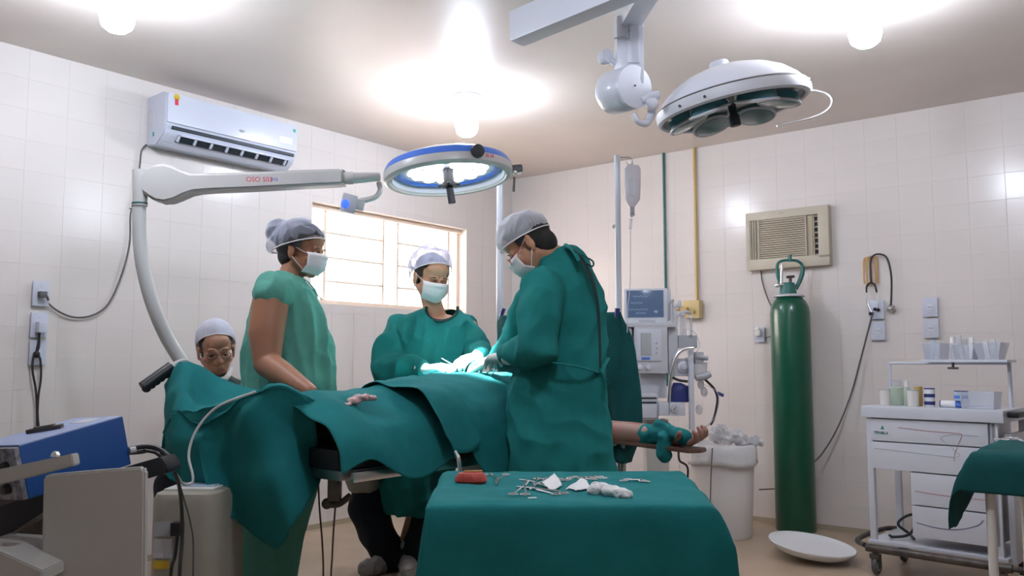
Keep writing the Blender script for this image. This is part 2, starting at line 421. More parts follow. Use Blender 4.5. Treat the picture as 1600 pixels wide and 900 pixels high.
# ------------------------------------------------------------------ ceiling bulbs
def bulb_lamp(a, b, label):
    o = R(a, b, CH); t = thing('ceiling_bulb_lamp', o, label, 'ceiling lamp', 'ceiling bulb lamps')
    build('ceiling_rose', MB().lathe([(.0, 0), (.088, 0), (.086, -.012), (.07, -.022), (.03, -.03), (.0, -.03)], o), M['whitem'], t)
    build('socket', MB().lathe([(.0, -.028), (.02, -.028), (.024, -.04), (.024, -.075), (.034, -.085), (.0, -.088)], o), M['white'], t)
    build('bulb', MB().lathe([(.0, -.084), (.04, -.086), (.060, -.105), (.066, -.13), (.066, -.195), (.058, -.225), (.036, -.243), (.0, -.25)], o), M['bulb'], t)
bulb_lamp(1.97, 1.23, 'lit white bulb on a round ceiling rose above the ring lamp')
bulb_lamp(1.98, 3.49, 'lit white bulb hanging from the ceiling right of the dome lamp')
bulb_lamp(4.03, 1.18, 'lit white bulb at the top left above the wall air conditioner')
bulb_lamp(4.03, 3.49, 'lit white bulb of the ceiling row above the foreground table')
# ------------------------------------------------------------------ wall air conditioner (split unit), left wall
pl, pr = PL(229, 190), PL(466, 250, .0)
aL, aR_ = A_(PL(229, 190)), A_(PL(463, 225, .20)); zt, zb = PL(229, 152).z, PL(229, 229).z
Wd = aL-aR_; H_ = zt-zb
t = thing('split_air_conditioner', R((aL+aR_)/2, 0, zb), 'white wall-mounted split air conditioner high on the tiled left wall', 'air conditioner')
Mx = ML(R(aL, .006, zb))
prof = [(0, 0), (.10, -.012), (.165, .03), (.19, .075), (.20, .12), (.20, H_-.03), (.185, H_-.004), (.16, H_), (0, H_)]
mb = MB(Mx @ Matrix(((0, 0, 1, 0), (0, 1, 0, 0), (1, 0, 0, 0), (0, 0, 0, 1))))   # local x=depth, y=up, z=along the wall
mb.prism(prof, 0, Wd, .006); build('body', mb, M['acwhite'], t)
mb = MB(Mx); mb.box((Wd/2, (H_+.10)/2-.002, .2035), (Wd-.012, H_-.115, .010), .004); fp = build('front_panel', mb, M['acwhite'], t)
mb = MB(Mx); mb.box((Wd/2+.01, .082, .188), (Wd-.06, .017, .03), .003); build('intake_gap', mb, M['dark'], t)
rx = Matrix.Rotation(math.radians(-42), 3, 'X')
mb = MB(Mx); mb.box((Wd/2+.02, .035, .164), (Wd-.13, .040, .012), .002, Matrix.Rotation(math.radians(38), 3, 'X')); build('outlet_slot', mb, M['dark'], t)
mb = MB(Mx); mb.box((Wd/2+.02, .05, .183), (Wd-.15, .009, .03), .002, Matrix.Rotation(math.radians(15), 3, 'X')); build('louver', mb, M['acwhite'], t)
for i in range(8):
    x = .09+(Wd-.16)*i/7
    mb = MB(Mx); mb.box((x, .03, .176), (.014, .034, .010), .002, Matrix.Rotation(math.radians(38), 3, 'X')); build('vane', mb, M['acwhite'], t)
zt_, = (.2095,)
mb = MB(Mx); mb.box((.055, H_-.055, zt_), (.020, .035, .001)); build('energy_label', mb, M['red'], t, smooth=False, label='red energy label')
mb = MB(Mx); mb.lathe([(.0, 0), (.018, 0), (.018, .001), (0, .001)], (.055, H_-.028, zt_-.0005), (0, 0, 1)); build('round_label', mb, M['gold'], t, label='round amber label')
mb = MB(Mx); mb.lathe([(.0, 0), (.011, 0), (.011, .001), (0, .001)], (Wd-.028, H_-.045, zt_), (0, 0, 1)); build('round_label', mb, M['greenp'], t, label='small green round label')
mb = MB(Mx); mb.box((Wd-.09, H_-.118, zt_), (.10, .040, .001), 0); build('display_label', mb, M['cotton'], t, label='bright white label')
mb = MB(Mx); mb.box((-.0005, H_*.53, .045), (.001, .07, .05)); build('side_label', mb, M['lgrey'], t, smooth=False, label='grey side label')
mb = MB(Mx); mb.box((-.0005, H_*.2, .075), (.001, .025, .018)); build('side_label', mb, M['greenp'], t, smooth=False, label='green side label')
text('maker_mark', 'elgin', .022, Mx @ Matrix.Translation((Wd*.54, H_*.55, zt_+.0004)), M['grey'], t)
# its cable down the wall to the socket
def wl(pts, off=.015): return [PL(x, y, off) for x, y in pts]
c1 = wl([(229, 226), (221, 236), (218, 262), (212, 300), (204, 335), (203, 375), (196, 410), (182, 450), (165, 480), (140, 494), (112, 495), (86, 483), (66, 464)], .018)
tag(build('power_cable', MB().tube(c1, .0048, 8), M['rubber']), 'grey power cable curving from the split air conditioner to the upper left socket', 'cable')
# ------------------------------------------------------------------ sockets
def socket(fr, o, label, w=.078, h=.118, tilt=0, holes=True, plug=None, grp=None):
    t = thing('wall_socket', o, label, 'wall socket', grp); m = fr(o) @ Matrix.Rotation(tilt, 4, 'Z')
    build('face_plate', MB(m).box((0, 0, .012), (w, h, .012), .004), M['acwhite'], t)
    build('socket_insert', MB(m).box((0, 0, .0185), (w*.42, h*.28, .004), .001), M['white'], t)
    if holes:
        mb = MB(m)
        for x in (-.009, 0, .009): mb.cyl((x, 0, .019), (x, 0, .0215), .0026, n=8)
        build('pin_holes', mb, M['dark'], t)
    for y in (.3, -.3):
        build('screw', MB(m).cyl((0, y*h, .017), (0, y*h, .0195), .003, n=8), M['steel'], t)
    return t, m
so = []
for (x, y, lab) in ((62, 459, 'white wall socket on the left wall, topmost of its column of three'), (59, 508, 'white wall socket on the left wall with a white plug, middle of its column'), (57, 551, 'white wall socket on the left wall with knotted black cable, lowest of its column')):
    so.append(socket(ML, PL(x, y, .006), lab, .078, .125, holes=False))
tt, m = so[0]
tag(build('power_plug', MB(m).box((-.002, -.005, .038), (.035, .03, .036), .006).tube([(0, -.005, .05), (.012, -.012, .05), (.03, -.03, .03)], .006), M['rubber']), 'grey plug in the topmost left wall socket', 'plug')
tt, m = so[1]
tag(build('power_plug', MB(m).box((0, -.012, .045), (.042, .055, .045), .008), M['acwhite']), 'white adapter plug in the middle left wall socket', 'plug')
k1 = wl([(62, 520), (60, 535), (56, 552), (52, 560), (51, 580), (56, 610), (58, 650)], .04)
k2 = wl([(61, 522), (61, 540), (58, 553), (63, 562), (64, 590), (60, 620), (59, 652)], .045)
e_ = wl([(58, 700), (59, 760), (60, 830)], .05)
mb = MB(); mb.tube(k1+e_, .0055); mb.tube(k2+[p+V((.02, 0, 0)) for p in e_], .0055); mb.ell(PL(57, 554, .045), (.018, .012, .018))
tag(build('looped_power_cable', mb, M['cable']), 'black looped cable knotted below the left wall sockets', 'cable')
for (x, y, lab) in ((1371, 484, 'white wall plate right of the stethoscope, upper of its pair'), (1373, 517, 'white wall plate under the stethoscope, lower of its pair'), (1454, 480, 'white wall socket above the shelf of bottles, upper of its pair'), (1456, 513, 'white wall socket half hidden behind the clear containers, lower of its pair')):
    socket(MR, PR(x, y, .006), lab, .085, .118)
t, m = socket(MR, PR(1188, 523, .006), 'cream wall socket with a plug left of the green cylinder', .07, .105)
tag(build('power_plug', MB(m).box((0, .01, .038), (.035, .04, .034), .008).ell((-.005, .035, .04), (.02, .018, .016)), M['jar']), 'cream plug in the socket left of the green cylinder', 'plug')
# ------------------------------------------------------------------ window air conditioner, back wall
o1, o2 = PR(1168, 380, .0), PR(1296, 370, .08)
b0, b1 = B_(PR(1167, 380, .05)), B_(PR(1296, 366, .05)); z1 = (PR(1167, 335, .05).z+PR(1292, 319, .05).z)/2; z0 = (PR(1170, 424, .05).z+PR(1296, 413, .05).z)/2
w_, h_ = b1-b0, z1-z0
Mx = MR(R(.0, b0, z0))
t = thing('window_air_conditioner', R(0, (b0+b1)/2, z0), 'beige window air conditioner with a slatted grille set in the tiled back wall', 'air conditioner')
mb = MB(Mx); mb.box((w_/2, h_/2, .02), (w_, h_, .05), .006)
build('housing', mb, M['beige2'], t)
mb = MB(Mx)
for c, s in (((w_/2, h_-.028, .052), (w_, .056, .024)), ((w_/2, .036, .052), (w_, .072, .024)), ((.014, h_/2, .052), (.028, h_-.1, .024)), ((w_-.035, h_/2, .052), (.07, h_-.1, .024))): mb.box(c, s, .004)
build('front_frame', mb, M['beige2'], t)
gx0, gx1 = w_*.16, w_*.735
build('side_vent', MB(Mx).box((w_*.085, h_*.51, .046), (w_*.075, h_*.68, .004)), M['beige3'], t)
for i in range(3): build('vent_fin', MB(Mx).box((w_*(.055+.03*i), h_*.51, .052), (.005, h_*.68, .014)), M['beige2'], t)
build('grille_backing', MB(Mx).box(((gx0+gx1)/2, h_*.51, .046), (gx1-gx0, h_*.70, .002)), M['dark'], t)
for i in range(19):
    y = h_*(.175+.67*i/18); build('slat', MB(Mx).box(((gx0+gx1)/2, y, .054), (gx1-gx0, .0095, .012), .001, Matrix.Rotation(.45, 3, 'X')), M['beige2'], t)
for x in (gx0, gx1): build('grille_edge', MB(Mx).box((x, h_*.51, .055), (.008, h_*.70, .018), .001), M['beige2'], t)
build('control_panel', MB(Mx).box((w_*.785, h_*.51, .050), (w_*.05, h_*.68, .010), .001), M['beige3'], t)
build('vent_backing', MB(Mx).box((w_*.865, h_*.51, .046), (w_*.09, h_*.68, .002)), M['dark'], t)
for i in range(8):
    y = h_*(.19+.64*i/7); build('vent_blade', MB(Mx).box((w_*.865, y, .055), (w_*.085, .007, .014), 0, Matrix.Rotation(.6, 3, 'X')), M['beige3'], t)
build('vent_divider', MB(Mx).box((w_*.828, h_*.51, .058), (.006, h_*.68, .016)), M['beige2'], t)
text('maker_mark', 'springer', .011, Mx @ Matrix.Translation((w_*.45, h_-.022, .0645)), M['beige3'], t)
tag(build('power_cable', MB().tube([PR(x, y, .012) for x, y in ((1189, 423), (1191, 440), (1197, 460), (1204, 476))]+[PR(1210, 486, .02), PR(1214, 520, .02), PR(1195, 528, .03)], .004), M['rubber']), 'thin grey cable hanging from the window air conditioner behind the green cylinder', 'cable')
# ------------------------------------------------------------------ pipes on the back wall
bz = B_(PR(1040, 350)); zz_ = PR(1041, 455).z
tag(build('conduit', MB().cyl(R(.016, bz, .9), R(.016, bz, CH), .009, n=10), M['green2']), 'thin dark green conduit running down the back wall left of the yellow pipe', 'pipe')
by = B_(PR(1089, 350)); zy = PR(1090, 480).z
t = thing('gas_outlet', R(0, by, zy), 'yellow gas pipe with a pale yellow outlet box on the back wall', 'gas pipe')
build('pipe', MB().cyl(R(.02, by, zy), R(.02, by, CH), .0105, n=12), M['yellow'], t)
Mx = MR(PR(1086, 484, .0))
build('outlet_box', MB(Mx).box((0, 0, .035), (.13, .13, .06), .008), M['yellow2'], t)
build('valve', MB(Mx).cyl((-.03, .0, .06), (-.03, .0, .11), .016).cyl((-.03, 0, .09), (-.10, .0, .09), .011).box((-.055, .0, .095), (.02, .05, .02), .004), M['brass'], t)
build('valve_knob', MB(Mx).cyl((.02, -.02, .06), (.02, -.02, .085), .014), M['brass'], t)
# ------------------------------------------------------------------ stethoscope, rubber bands and hose on the back wall
hk = PR(1362, 402, .0); Mx = MR(hk)
t = thing('rubber_bands', hk, 'bundle of tan rubber bands hanging from a wall hook by the stethoscope', 'rubber bands')
build('hook', MB(Mx).cyl((0, .0, 0), (0, .0, .045), .004).ell((0, 0, .045), .007), M['steel'], t)
for i, (x, dz, l) in enumerate(((-.045, .01, .17), (-.03, .02, .18), (-.018, .03, .19), (-.006, .018, .185), (.008, .028, .18), (.02, .02, .175), (.034, .012, .17))):
    s = rt.uniform(-.01, .01)
    build('rubber_band', MB(Mx).tube([(x*.4, .0, dz), (x, -.012, dz), (x+s, -l*.6, dz), (x+s*.5, -l, dz)], .0045, 6, flat=.6), M['tan'], t)
t = thing('stethoscope', hk, 'stethoscope with dark tubing looped over the wall hook, chrome chest piece hanging right', 'stethoscope')
def wr(pts, off=.03): return [PR(x, y, off) for x, y in pts]
build('tubing', MB().tube(wr([(1361, 442), (1360, 425), (1360, 410), (1364, 400), (1373, 397), (1384, 401), (1390, 415), (1393, 440), (1392, 478)], .035), .0058, 8), M['cable'], t)
build('yoke', MB().tube(wr([(1354, 457), (1354, 448), (1358, 443), (1362, 442), (1367, 446), (1370, 457)], .035), .006), M['cable'], t)
build('ear_tube', MB().tube(wr([(1354, 457), (1355, 472), (1362, 488)], .035), .003), M['chrome'], t)
build('ear_tube', MB().tube(wr([(1370, 457), (1372, 470), (1371, 484)], .035), .003), M['chrome'], t)
for x, y in ((1360, 490), (1372, 484), (1367, 483)): build('ear_tip', MB().ell(PR(x, y, .035), .011), M['black'], t)
cp = PR(1392, 482, .03)
build('chest_piece', MB().lathe([(0, -.006), (.026, -.006), (.027, 0), (.018, .010), (.008, .02), (0, .022)], cp, E1), M['chrome'], t)
g = [PR(1364, 488, .05), PR(1358, 510, .03), PR(1345, 560, .03), PR(1330, 615, .05), PR(1308, 670, .10), PR(1285, 708, .16), PR(1272, 722, .19)]
tag(build('oxygen_hose', MB().tube(g, .0048), M['rubber']), 'dark hose slanting down the wall from the stethoscope to the green cylinder', 'hose')
# ------------------------------------------------------------------ people
def caps(mb, p0, p1, r0, r1=None, n=26):
    """tapered solid limb with rounded ends"""
    p0, p1 = V(p0), V(p1); r1 = r0 if r1 is None else r1
    ax = p1-p0; L = max(ax.length, 1e-5); prof = []
    for k in range(5): a = math.pi/2*(1-k/4); prof.append((r0*math.cos(a), -r0*math.sin(a)))
    for k in range(5): a = math.pi/2*k/4; prof.append((r1*math.cos(a), L+r1*math.sin(a)))
    mb.lathe(prof, p0, ax, n); return mb
def limb(mb, pts, rs):
    for i in range(len(pts)-1): caps(mb, pts[i], pts[i+1], rs[i], rs[i+1])
def rot_from(f, up=V((0, 0, 1))):
    f = V(f).normalized(); x = f.cross(up).normalized(); z = x.cross(f)
    return Matrix(((x.x, f.x, z.x), (x.y, f.y, z.y), (x.z, f.z, z.z)))
def hand(mb, wrist, fdir, pdir, side, curl=.5, s=1.0, fat=1.0):
    """palm, four unequal bent fingers and a thumb; pdir = way the palm faces; side = thumb side"""
    f = V(fdir).normalized(); pn = V(pdir); pn = (pn-f*pn.dot(f)).normalized(); lat = f.cross(pn)*side; w = V(wrist)
    for k in range(4):
        o = (1.5-k)*.0195*s
        caps(mb, w+lat*o*.7+f*.012*s, w+lat*o+f*.082*s, .0145*s*fat, .0118*s*fat)
    Ls = (.072, .080, .075, .058)
    for k in range(4):
        o = (1.5-k)*.0205*s; p = w+lat*o+f*.085*s; d = f.copy()+lat*(1.5-k)*.06; d.normalize(); L = Ls[k]*s; r = .0092*s*fat
        for j, (fr, rr) in enumerate(((.48, .93), (.30, .85), (.22, .78))):
            d = (Matrix.Rotation((curl*(.7 if j == 0 else 1.0)), 3, f.cross(pn)) @ d)
            q = p+d*L*fr; caps(mb, p, q, r, r*rr, 10); p = q; r *= rr
    p = w+lat*.026*s+f*.022*s+pn*.006; d = (f*.62+lat*.62+pn*.45*(.3+curl)).normalized(); r = .0125*s*fat
    for j, L in enumerate((.040, .032, .025)):
        q = p+d*L*s; caps(mb, p, q, r, r*.86, 10); p = q; r *= .86; d = (d+pn*.25*curl+f*.2).normalized()
class Head:
    def __init__(s, o, f, up=V((0, 0, 1)), k=1.0):
        s.o = V(o); s.R = rot_from(f, up); s.k = k
    def w(s, x, y, z): return s.o+s.R @ (V((x, y, z))*s.k)
    def M4(s): return Matrix.Translation(s.o) @ s.R.to_4x4() @ Matrix.Scale(s.k, 4)
    def solids(s, mb, ears=True, cheek=1.0):
        e = lambda c, r, rot=None: mb.ell(s.w(*c), tuple(x*s.k for x in r), s.R @ rot if rot else s.R)
        k = s.k; c = lambda a, b, r0, r1: caps(mb, s.w(*a), s.w(*b), r0*k, r1*k, 12)
        e((0, -.012, .040), (.074, .094, .080)); e((0, .030, -.025), (.062, .058, .080))
        e((0, .060, -.088), (.026, .024, .020)); e((0, .045, .055), (.058, .045, .045))
        for m in (-1, 1):
            c((m*.054, .002, -.045), (m*.022, .056, -.088), .019, .017)
            c((m*.040, .074, .020), (m*.014, .084, .017), .009, .009)
            e((m*.040, .058, -.024), (.022*cheek, .024, .022))
            e((m*.031, .071, .001), (.0145, .0135, .0125))
            e((m*.012, .094, -.034), (.009, .010, .008))
            if ears:
                e((m*.079, -.012, -.008), (.008, .017, .031)); e((m*.083, -.018, .012), (.007, .012, .016)); e((m*.078, -.008, -.034), (.007, .009, .010))
        c((0, .086, .004), (0, .104, -.030), .008, .0125)
        e((0, .084, -.056), (.024, .012, .006)); e((0, .082, -.067), (.020, .013, .0075))
        e((0, .062, -.060), (.036, .026, .030))
    def sockets(s, co):
        for m in (-1, 1):
            for (p, amp, sg) in (((m*.031, .092, .001), .0045, .014), ((m*.016, .088, .004), .003, .008)):
                c = np.array(s.w(*p)); d = np.linalg.norm(co-c, axis=1); wgt = np.exp(-(d/(sg*s.k))**2)*amp
                co = co-np.outer(wgt, np.array(s.R @ V((0, 1, 0))))
        return co
    def eyes(s, parent, skin, closed=.5, iris=True):
        for m in (-1, 1):
            mb = MB(); mb.ell(s.w(m*.031, .0735-.0052*closed, .001), .0128*s.k, s.R)
            build('eye', mb, M['cotton'], parent)
            mb = MB(); mb.ell(s.w(m*.031, .0835-.0052*closed, -.003), (.0058*s.k, .0035*s.k, .0058*s.k), s.R); build('iris', mb, M['hair'], parent)
            mb = MB(); pts = [s.w(m*.031+x, .0855-abs(x)*.35, .001+.004*math.cos(x*120)-closed*.003) for x in (-.013, -.006, 0, .006, .013)]
            mb.tube(pts, .0014*s.k, 6); build('eyelash', mb, M['hair'], parent)
            mb = MB(); pts = [s.w(m*(.031)+x*m, .0915-abs(x)*.45, .022+.004*math.cos(x*90)) for x in (-.020, -.008, .006, .020)]
            mb.tube(pts, [.0022*s.k, .0032*s.k, .003*s.k, .0012*s.k], 6, flat=.6); build('eyebrow', mb, M['hair'], parent)
    def hair(s, parent, m=None, low=-.05, bun=None, r=1.045):
        mb = MB(); mb.ell(s.w(0, -.016, .040), tuple(x*s.k*r for x in (.077, .096, .083)), s.R, 28, 20)
        mb.ell(s.w(0, -.05, low+.03), tuple(x*s.k for x in (.068, .055, .055)), s.R, 20, 14)
        if bun: mb.ell(s.w(*bun[0]), bun[1]*s.k, s.R)
        H = s
        def cut(p):
            q = H.R.transposed() @ (p-H.o)/H.k
            return q.y > .035+max(0, (q.z-.05))*1.2 and q.z < .082 or (q.y > -.012 and q.z < .010)
        return remesh('hair', mb, m or M['hair'], parent, .006, 3, cut=None if m is None and False else cut)
    def cap(s, parent, m, c=(0, -.022, .055), rad=(.088, .112, .086), tilt=0.35, extra=(), amp=.006, label=None, seed=0, lowcut=.0):
        mb = MB(); rr = s.R @ Matrix.Rotation(tilt, 3, 'X')
        mb.ell(s.w(*c), tuple(x*s.k for x in rad), rr, 32, 22)
        for (cc, r_) in extra: mb.ell(s.w(*cc), tuple(x*s.k for x in r_) if isinstance(r_, tuple) else r_*s.k, rr, 20, 14)
        H = s; rt_ = rr.transposed(); cw = s.w(*c)
        def cut(p):
            q = rt_ @ (p-cw); return q.z < lowcut*H.k
        def disp(co, no):
            out = co.copy()
            for i in range(len(co)):
                q = rt_ @ (V(co[i].tolist())-cw); a = math.atan2(q.y, q.x); h = q.z/(rad[2]*H.k)
                gath = max(0, 1-abs(h-.0)*.9); d = amp*.22*gath*math.sin(a*21+9*noise.noise(q*14+V((seed, 0, 0))))
                d += amp*(.5-2.0*abs(noise.noise(q*16+V((seed, 3, 1)))))
                out[i] = co[i]+no[i]*d
            return out
        o = remesh('bouffant_cap', mb, m, parent, .005, 2, disp=disp, label=label, cut=cut)
        bd = MB(); n = 48; pts = []
        for i in range(n+1):
            a = 2*math.pi*i/n; q = V((math.cos(a)*rad[0]*.985, math.sin(a)*rad[1]*.985, lowcut+.001))*H.k; pts.append(cw+rr @ q)
        bd.tube(pts, .0026*s.k, 6, smooth=False); build('elastic_band', bd, M['mask'], o)
        return o
    def mask(s, parent, m, label=None):
        rows = []
        for j in range(9):
            v = j/8; z = .004-.100*v; row = []
            for i in range(13):
                u = (i/12-.5)*2; x = u*.068*(1-.20*v**3); yf = .122-.006*v-.030*max(0, v-.62)*2.2-(.010 if j == 0 else 0)
                y = yf-(abs(u)**2.1)*(.058-.006*v)+.0025*math.sin(v*math.pi*6)*(1-abs(u)); zz = z+abs(u)*.012*(v-.35)
                row.append(s.w(x, y, zz))
            rows.append(row)
        mb = MB(); mb.surf(grid_smooth(rows, 2)); o = build('face_mask', mb, m, parent, solid=.0022, label=label)
        for mm in (-1, 1):
            for z0, zt in ((.000, .020), (-.075, -.022)):
                mb = MB(); mb.tube([s.w(mm*.060, .050, z0-.004), s.w(mm*.074, .022, (z0+zt)/2-.004), s.w(mm*.083, -.012, zt)], .0014, 6); build('mask_strap', mb, M['mask'], o)
        return o
    def glasses(s, parent, m):
        mb = MB()
        for mm in (-1, 1):
            pts = [s.w(mm*.031+.022*math.cos(a), .104-.004*abs(math.cos(a)), .0+.016*math.sin(a)) for a in [2*math.pi*i/20 for i in range(21)]]
            mb.tube(pts, .0016, 6, smooth=False); mb.tube([s.w(mm*.053, .100, .004), s.w(mm*.072, .06, .005), s.w(mm*.082, -.01, .008)], .0017, 6)
        mb.tube([s.w(-.009, .104, .003), s.w(0, .108, .006), s.w(.009, .104, .003)], .0016, 6)
        return build('glasses', mb, m, parent)
def ellring(c, rx, ry, ang=0, n=28):
    ca, sa = math.cos(ang), math.sin(ang); out = []
    for i in range(n):
        a = 2*math.pi*i/n; x, y = rx*math.cos(a), ry*math.sin(a); out.append(V((c[0]+x*ca-y*sa, c[1]+x*sa+y*ca, c[2])))
    return out
def sil(Y, y, xl, xr, ry, ang=0):
    """ring whose outline spans xl..xr at image height y and distance Y"""
    a, b = P(xl, y, Y), P(xr, y, Y); c = (a+b)/2; h = (b-a).length/2
    if ang:
        # half extent along x of a rotated ellipse is h: solve for rx
        rx = math.sqrt(max(1e-6, h*h-(ry*math.sin(ang))**2))/abs(math.cos(ang))
        return ellring(c, rx, ry, ang)
    return ellring(c, h, ry, 0)
def shoes(mb, ankle, d, L=.25, w=.048):
    d = V(d).normalized(); a = V(ankle); g = V((a.x, a.y, .045))
    caps(mb, g-d*.05, g+d*(L-.09), w*.9, w*.75); caps(mb, g, a, .045, .05)
def gown_knot(parent, pts, r, m, name='tie'): return build(name, MB().tube(pts, r, 6, flat=.5), m, parent)

# ======== standing woman, left (faces right)
t = thing('person', V((P(440, 600, 3.8).x, 3.8, 0)), 'woman in a sleeveless pale green tunic, cap and mask standing at the left', 'person')
Y0 = 3.78
H1 = Head(P(472, 394, Y0), (.96, -.20, -.16), V((.06, 0, 1)), 1.03)
S1, El, Wr = P(423, 472, 3.60), P(417, 568, 3.54), P(484, 612, 3.34)
S1l, Ell, Wrl = P(450, 462, 3.95), P(440, 565, 4.00), P(468, 630, 3.72)
b = MB(); H1.solids(b)
limb(b, [H1.w(0, -.02, -.05), P(452, 438, Y0)], [.052, .058])
limb(b, [S1l, P(448, 450, Y0), S1], [.065, .085, .068])
limb(b, [S1, (S1+El)/2+V((-.01, 0, 0)), El, (El*.6+Wr*.4), Wr], [.078, .076, .056, .050, .031]); hand(b, Wr, P(456, 672, 3.20)-Wr, (.3, 0, -1), 1, .25, .95)
limb(b, [S1l, Ell, Wrl], [.06, .045, .028]); hand(b, Wrl, (.2, -.4, -.9), (1, 0, -.2), -1, .3, .95)
b.rings([ellring(P(446, y, Y0), rx, ry) for y, rx, ry in ((450, .10, .15), (500, .14, .13), (560, .13, .12), (640, .17, .16), (690, .15, .15))])
pel = P(440, 660, Y0)
for dy in (-.09, .09):
    hip = pel+V((0, dy, 0)); kn = V((pel.x-.02, pel.y+dy, .48)); an = V((pel.x-.06, pel.y+dy, .10))
    limb(b, [hip, kn, an], [.095, .062, .042]); shoes(b, an, (1, -.1, 0))
remesh('body', b, M['skin'], t, .0055, 3, disp=lambda co, no: H1.sockets(co))
H1.eyes(t, M['skin']); H1.hair(t, low=-.055, bun=((0, -.124, .076), .056), r=1.2)
H1.cap(t, M['cap'], c=(0, -.035, .058), rad=(.096, .122, .088), tilt=.40, extra=(((0, -.125, .075), (.062, .060, .058)), ((0, -.115, .015), (.06, .055, .05))), label='translucent cap over a dark hair bun', seed=1, lowcut=-.036)
H1.mask(t, M['mask'])
g = MB()
g.rings([sil(Y0, y, a, c, ry) for y, a, c, ry in ((436, 428, 474, .085), (444, 408, 484, .125), (456, 397, 490, .160), (475, 392, 499, .158), (500, 386, 511, .150), (530, 382, 518, .150), (560, 380, 521, .155), (595, 379, 525, .175), (640, 372, 524, .19), (690, 366, 512, .19), (735, 364, 505, .185))])
caps(g, P(440, 449, 3.70), P(426, 458, 3.615), .068, .089); caps(g, P(450, 455, 3.9), P(450, 472, 3.97), .078, .08)
tun = remesh('scrub_tunic', g, M['scrub'], t, .008, 2, disp=folds(.022, 11, 1.8, 4, amp2=.006))
g = MB(); lx = []
for dy in (-.085, .085):
    rg = []
    for y, a, c, ry in ((725, 368, 506, .10), (780, 366, 490, .10), (840, 366, 474, .095), (900, 366, 464, .09), (925, 367, 460, .085)):
        yy = Y0+dy; rg.append(sil(yy, y, a, c, ry))
    g.rings(rg)
remesh('scrub_trousers', g, M['scrub'], t, .009, 2, disp=folds(.014, 12, 2, 9))
gown_knot(t, [P(489, 452, 3.66), P(497, 462, 3.68), P(503, 468, 3.7)], .004, M['scrub'], 'collar_edge')
build('necklace', MB().tube([P(478, 440, 3.70), P(483, 446, 3.69), P(488, 452, 3.69)], .0025), M['chrome'], t)

# ======== middle woman, far side of the table, facing the camera
Y0 = 4.45
t = thing('person', V((P(640, 600, Y0).x, Y0, 0)), 'masked woman in a long-sleeved green gown behind the table by the window', 'person')
H2 = Head(P(674, 436, Y0-.02), (.46, -.80, -.30), V((.06, 0, 1)), 1.10)
SR, ER, WRr = P(620, 514, Y0), P(606, 576, Y0-.12), P(664, 577, Y0-.33)      # her right arm, image left
SL, EL, WL_ = P(730, 512, Y0+.02), P(748, 552, Y0-.08), P(748, 556, Y0-.30)
b = MB(); H2.solids(b)
limb(b, [H2.w(0, -.02, -.05), P(680, 492, Y0)], [.050, .056]); limb(b, [SR, P(680, 506, Y0), SL], [.045, .065, .045])
limb(b, [SR, ER, WRr], [.055, .043, .028]); limb(b, [SL, EL, WL_], [.055, .043, .028])
hr = (P(735, 566, Y0-.48)-WRr); hl = (P(706, 568, Y0-.42)-WL_)
hand(b, WRr, hr, (0, .3, -1), 1, .35); hand(b, WL_, hl, (0, .2, -1), -1, .4)
b.rings([ellring(P(x, y, Y0), rx, ry) for x, y, rx, ry in ((680, 500, .13, .09), (676, 560, .13, .10), (668, 640, .16, .12), (655, 690, .15, .12))])
pel = P(655, 680, Y0)
for dx, kx, ax in ((-.08, P(566, 800, Y0).x, P(600, 868, Y0).x-.02), (.09, P(668, 800, Y0).x, P(628, 868, Y0).x+.02)):
    hip = pel+V((dx, 0, 0)); kn = V((kx, Y0, .46)); an = V((ax, Y0+.02, .12)); limb(b, [hip, kn, an], [.09, .06, .045])
remesh('body', b, M['skin2'], t, .0055, 3, disp=lambda co, no: H2.sockets(co))
H2.eyes(t, M['skin2'], closed=.9); H2.hair(t, low=-.045)
H2.cap(t, M['cap2'], c=(0, -.040, .054), rad=(.099, .124, .108), tilt=.62, extra=(((-.03, -.12, .03), (.05, .04, .05)),), amp=.010, label='bluish gathered bouffant cap', seed=5, lowcut=-.036)
H2.mask(t, M['mask'])
build('earring', MB().ell(H2.w(-.082, -.006, -.042), .006), M['chrome'], t)
g = MB()
g.rings([sil(Y0, y, a, c, ry) for y, a, c, ry in ((484, 655, 711, .074), (490, 640, 722, .095), (500, 622, 734, .12), (518, 604, 744, .14), (550, 598, 742, .16), (600, 600, 738, .17), (680, 590, 728, .18), (745, 585, 710, .18), (772, 596, 706, .17), (800, 603, 700, .16))])
limb(g, [P(660, 512, Y0), SR], [.072, .072]); limb(g, [P(695, 512, Y0), SL], [.072, .072])
limb(g, [SR, (SR+ER)/2+V((-.012, 0, 0)), ER, ER*.5+WRr*.5, WRr+(ER-WRr)*.10], [.068, .092, .094, .080, .050])
limb(g, [SL, EL, WL_+(EL-WL_)*.12], [.074, .070, .046])
nc = P(689, 481, Y0-.1)
gw = remesh('surgical_gown', g, M['gown'], t, .006, 3, disp=folds(.016, 9, 5, 14, amp2=.013, s2=9), cut=lambda p: ((p.x-nc.x)/.082)**2+((p.z-nc.z)/.068)**2 < 1 and p.y < Y0+.03)
build('neckline', MB().tube([V((nc.x+.083*math.cos(a), Y0-.045-.075*math.sin(a)**2, nc.z-.069*math.sin(a))) for a in [math.pi*(i/20*1.1-.05) for i in range(21)]], .008, 8, smooth=False), M['jacket'], t, label='dark collar under the gown')
gl = MB(); limb(gl, [WRr+(ER-WRr)*.12, WRr], [.036, .032]); hand(gl, WRr, hr, (0, .3, -1), 1, .35, 1.0, 1.22)
remesh('glove', gl, M['glove'], t, .0045, 2)
gl = MB(); limb(gl, [WL_+(EL-WL_)*.12, WL_], [.036, .032]); hand(gl, WL_, hl, (0, .2, -1), -1, .4, 1.0, 1.22)
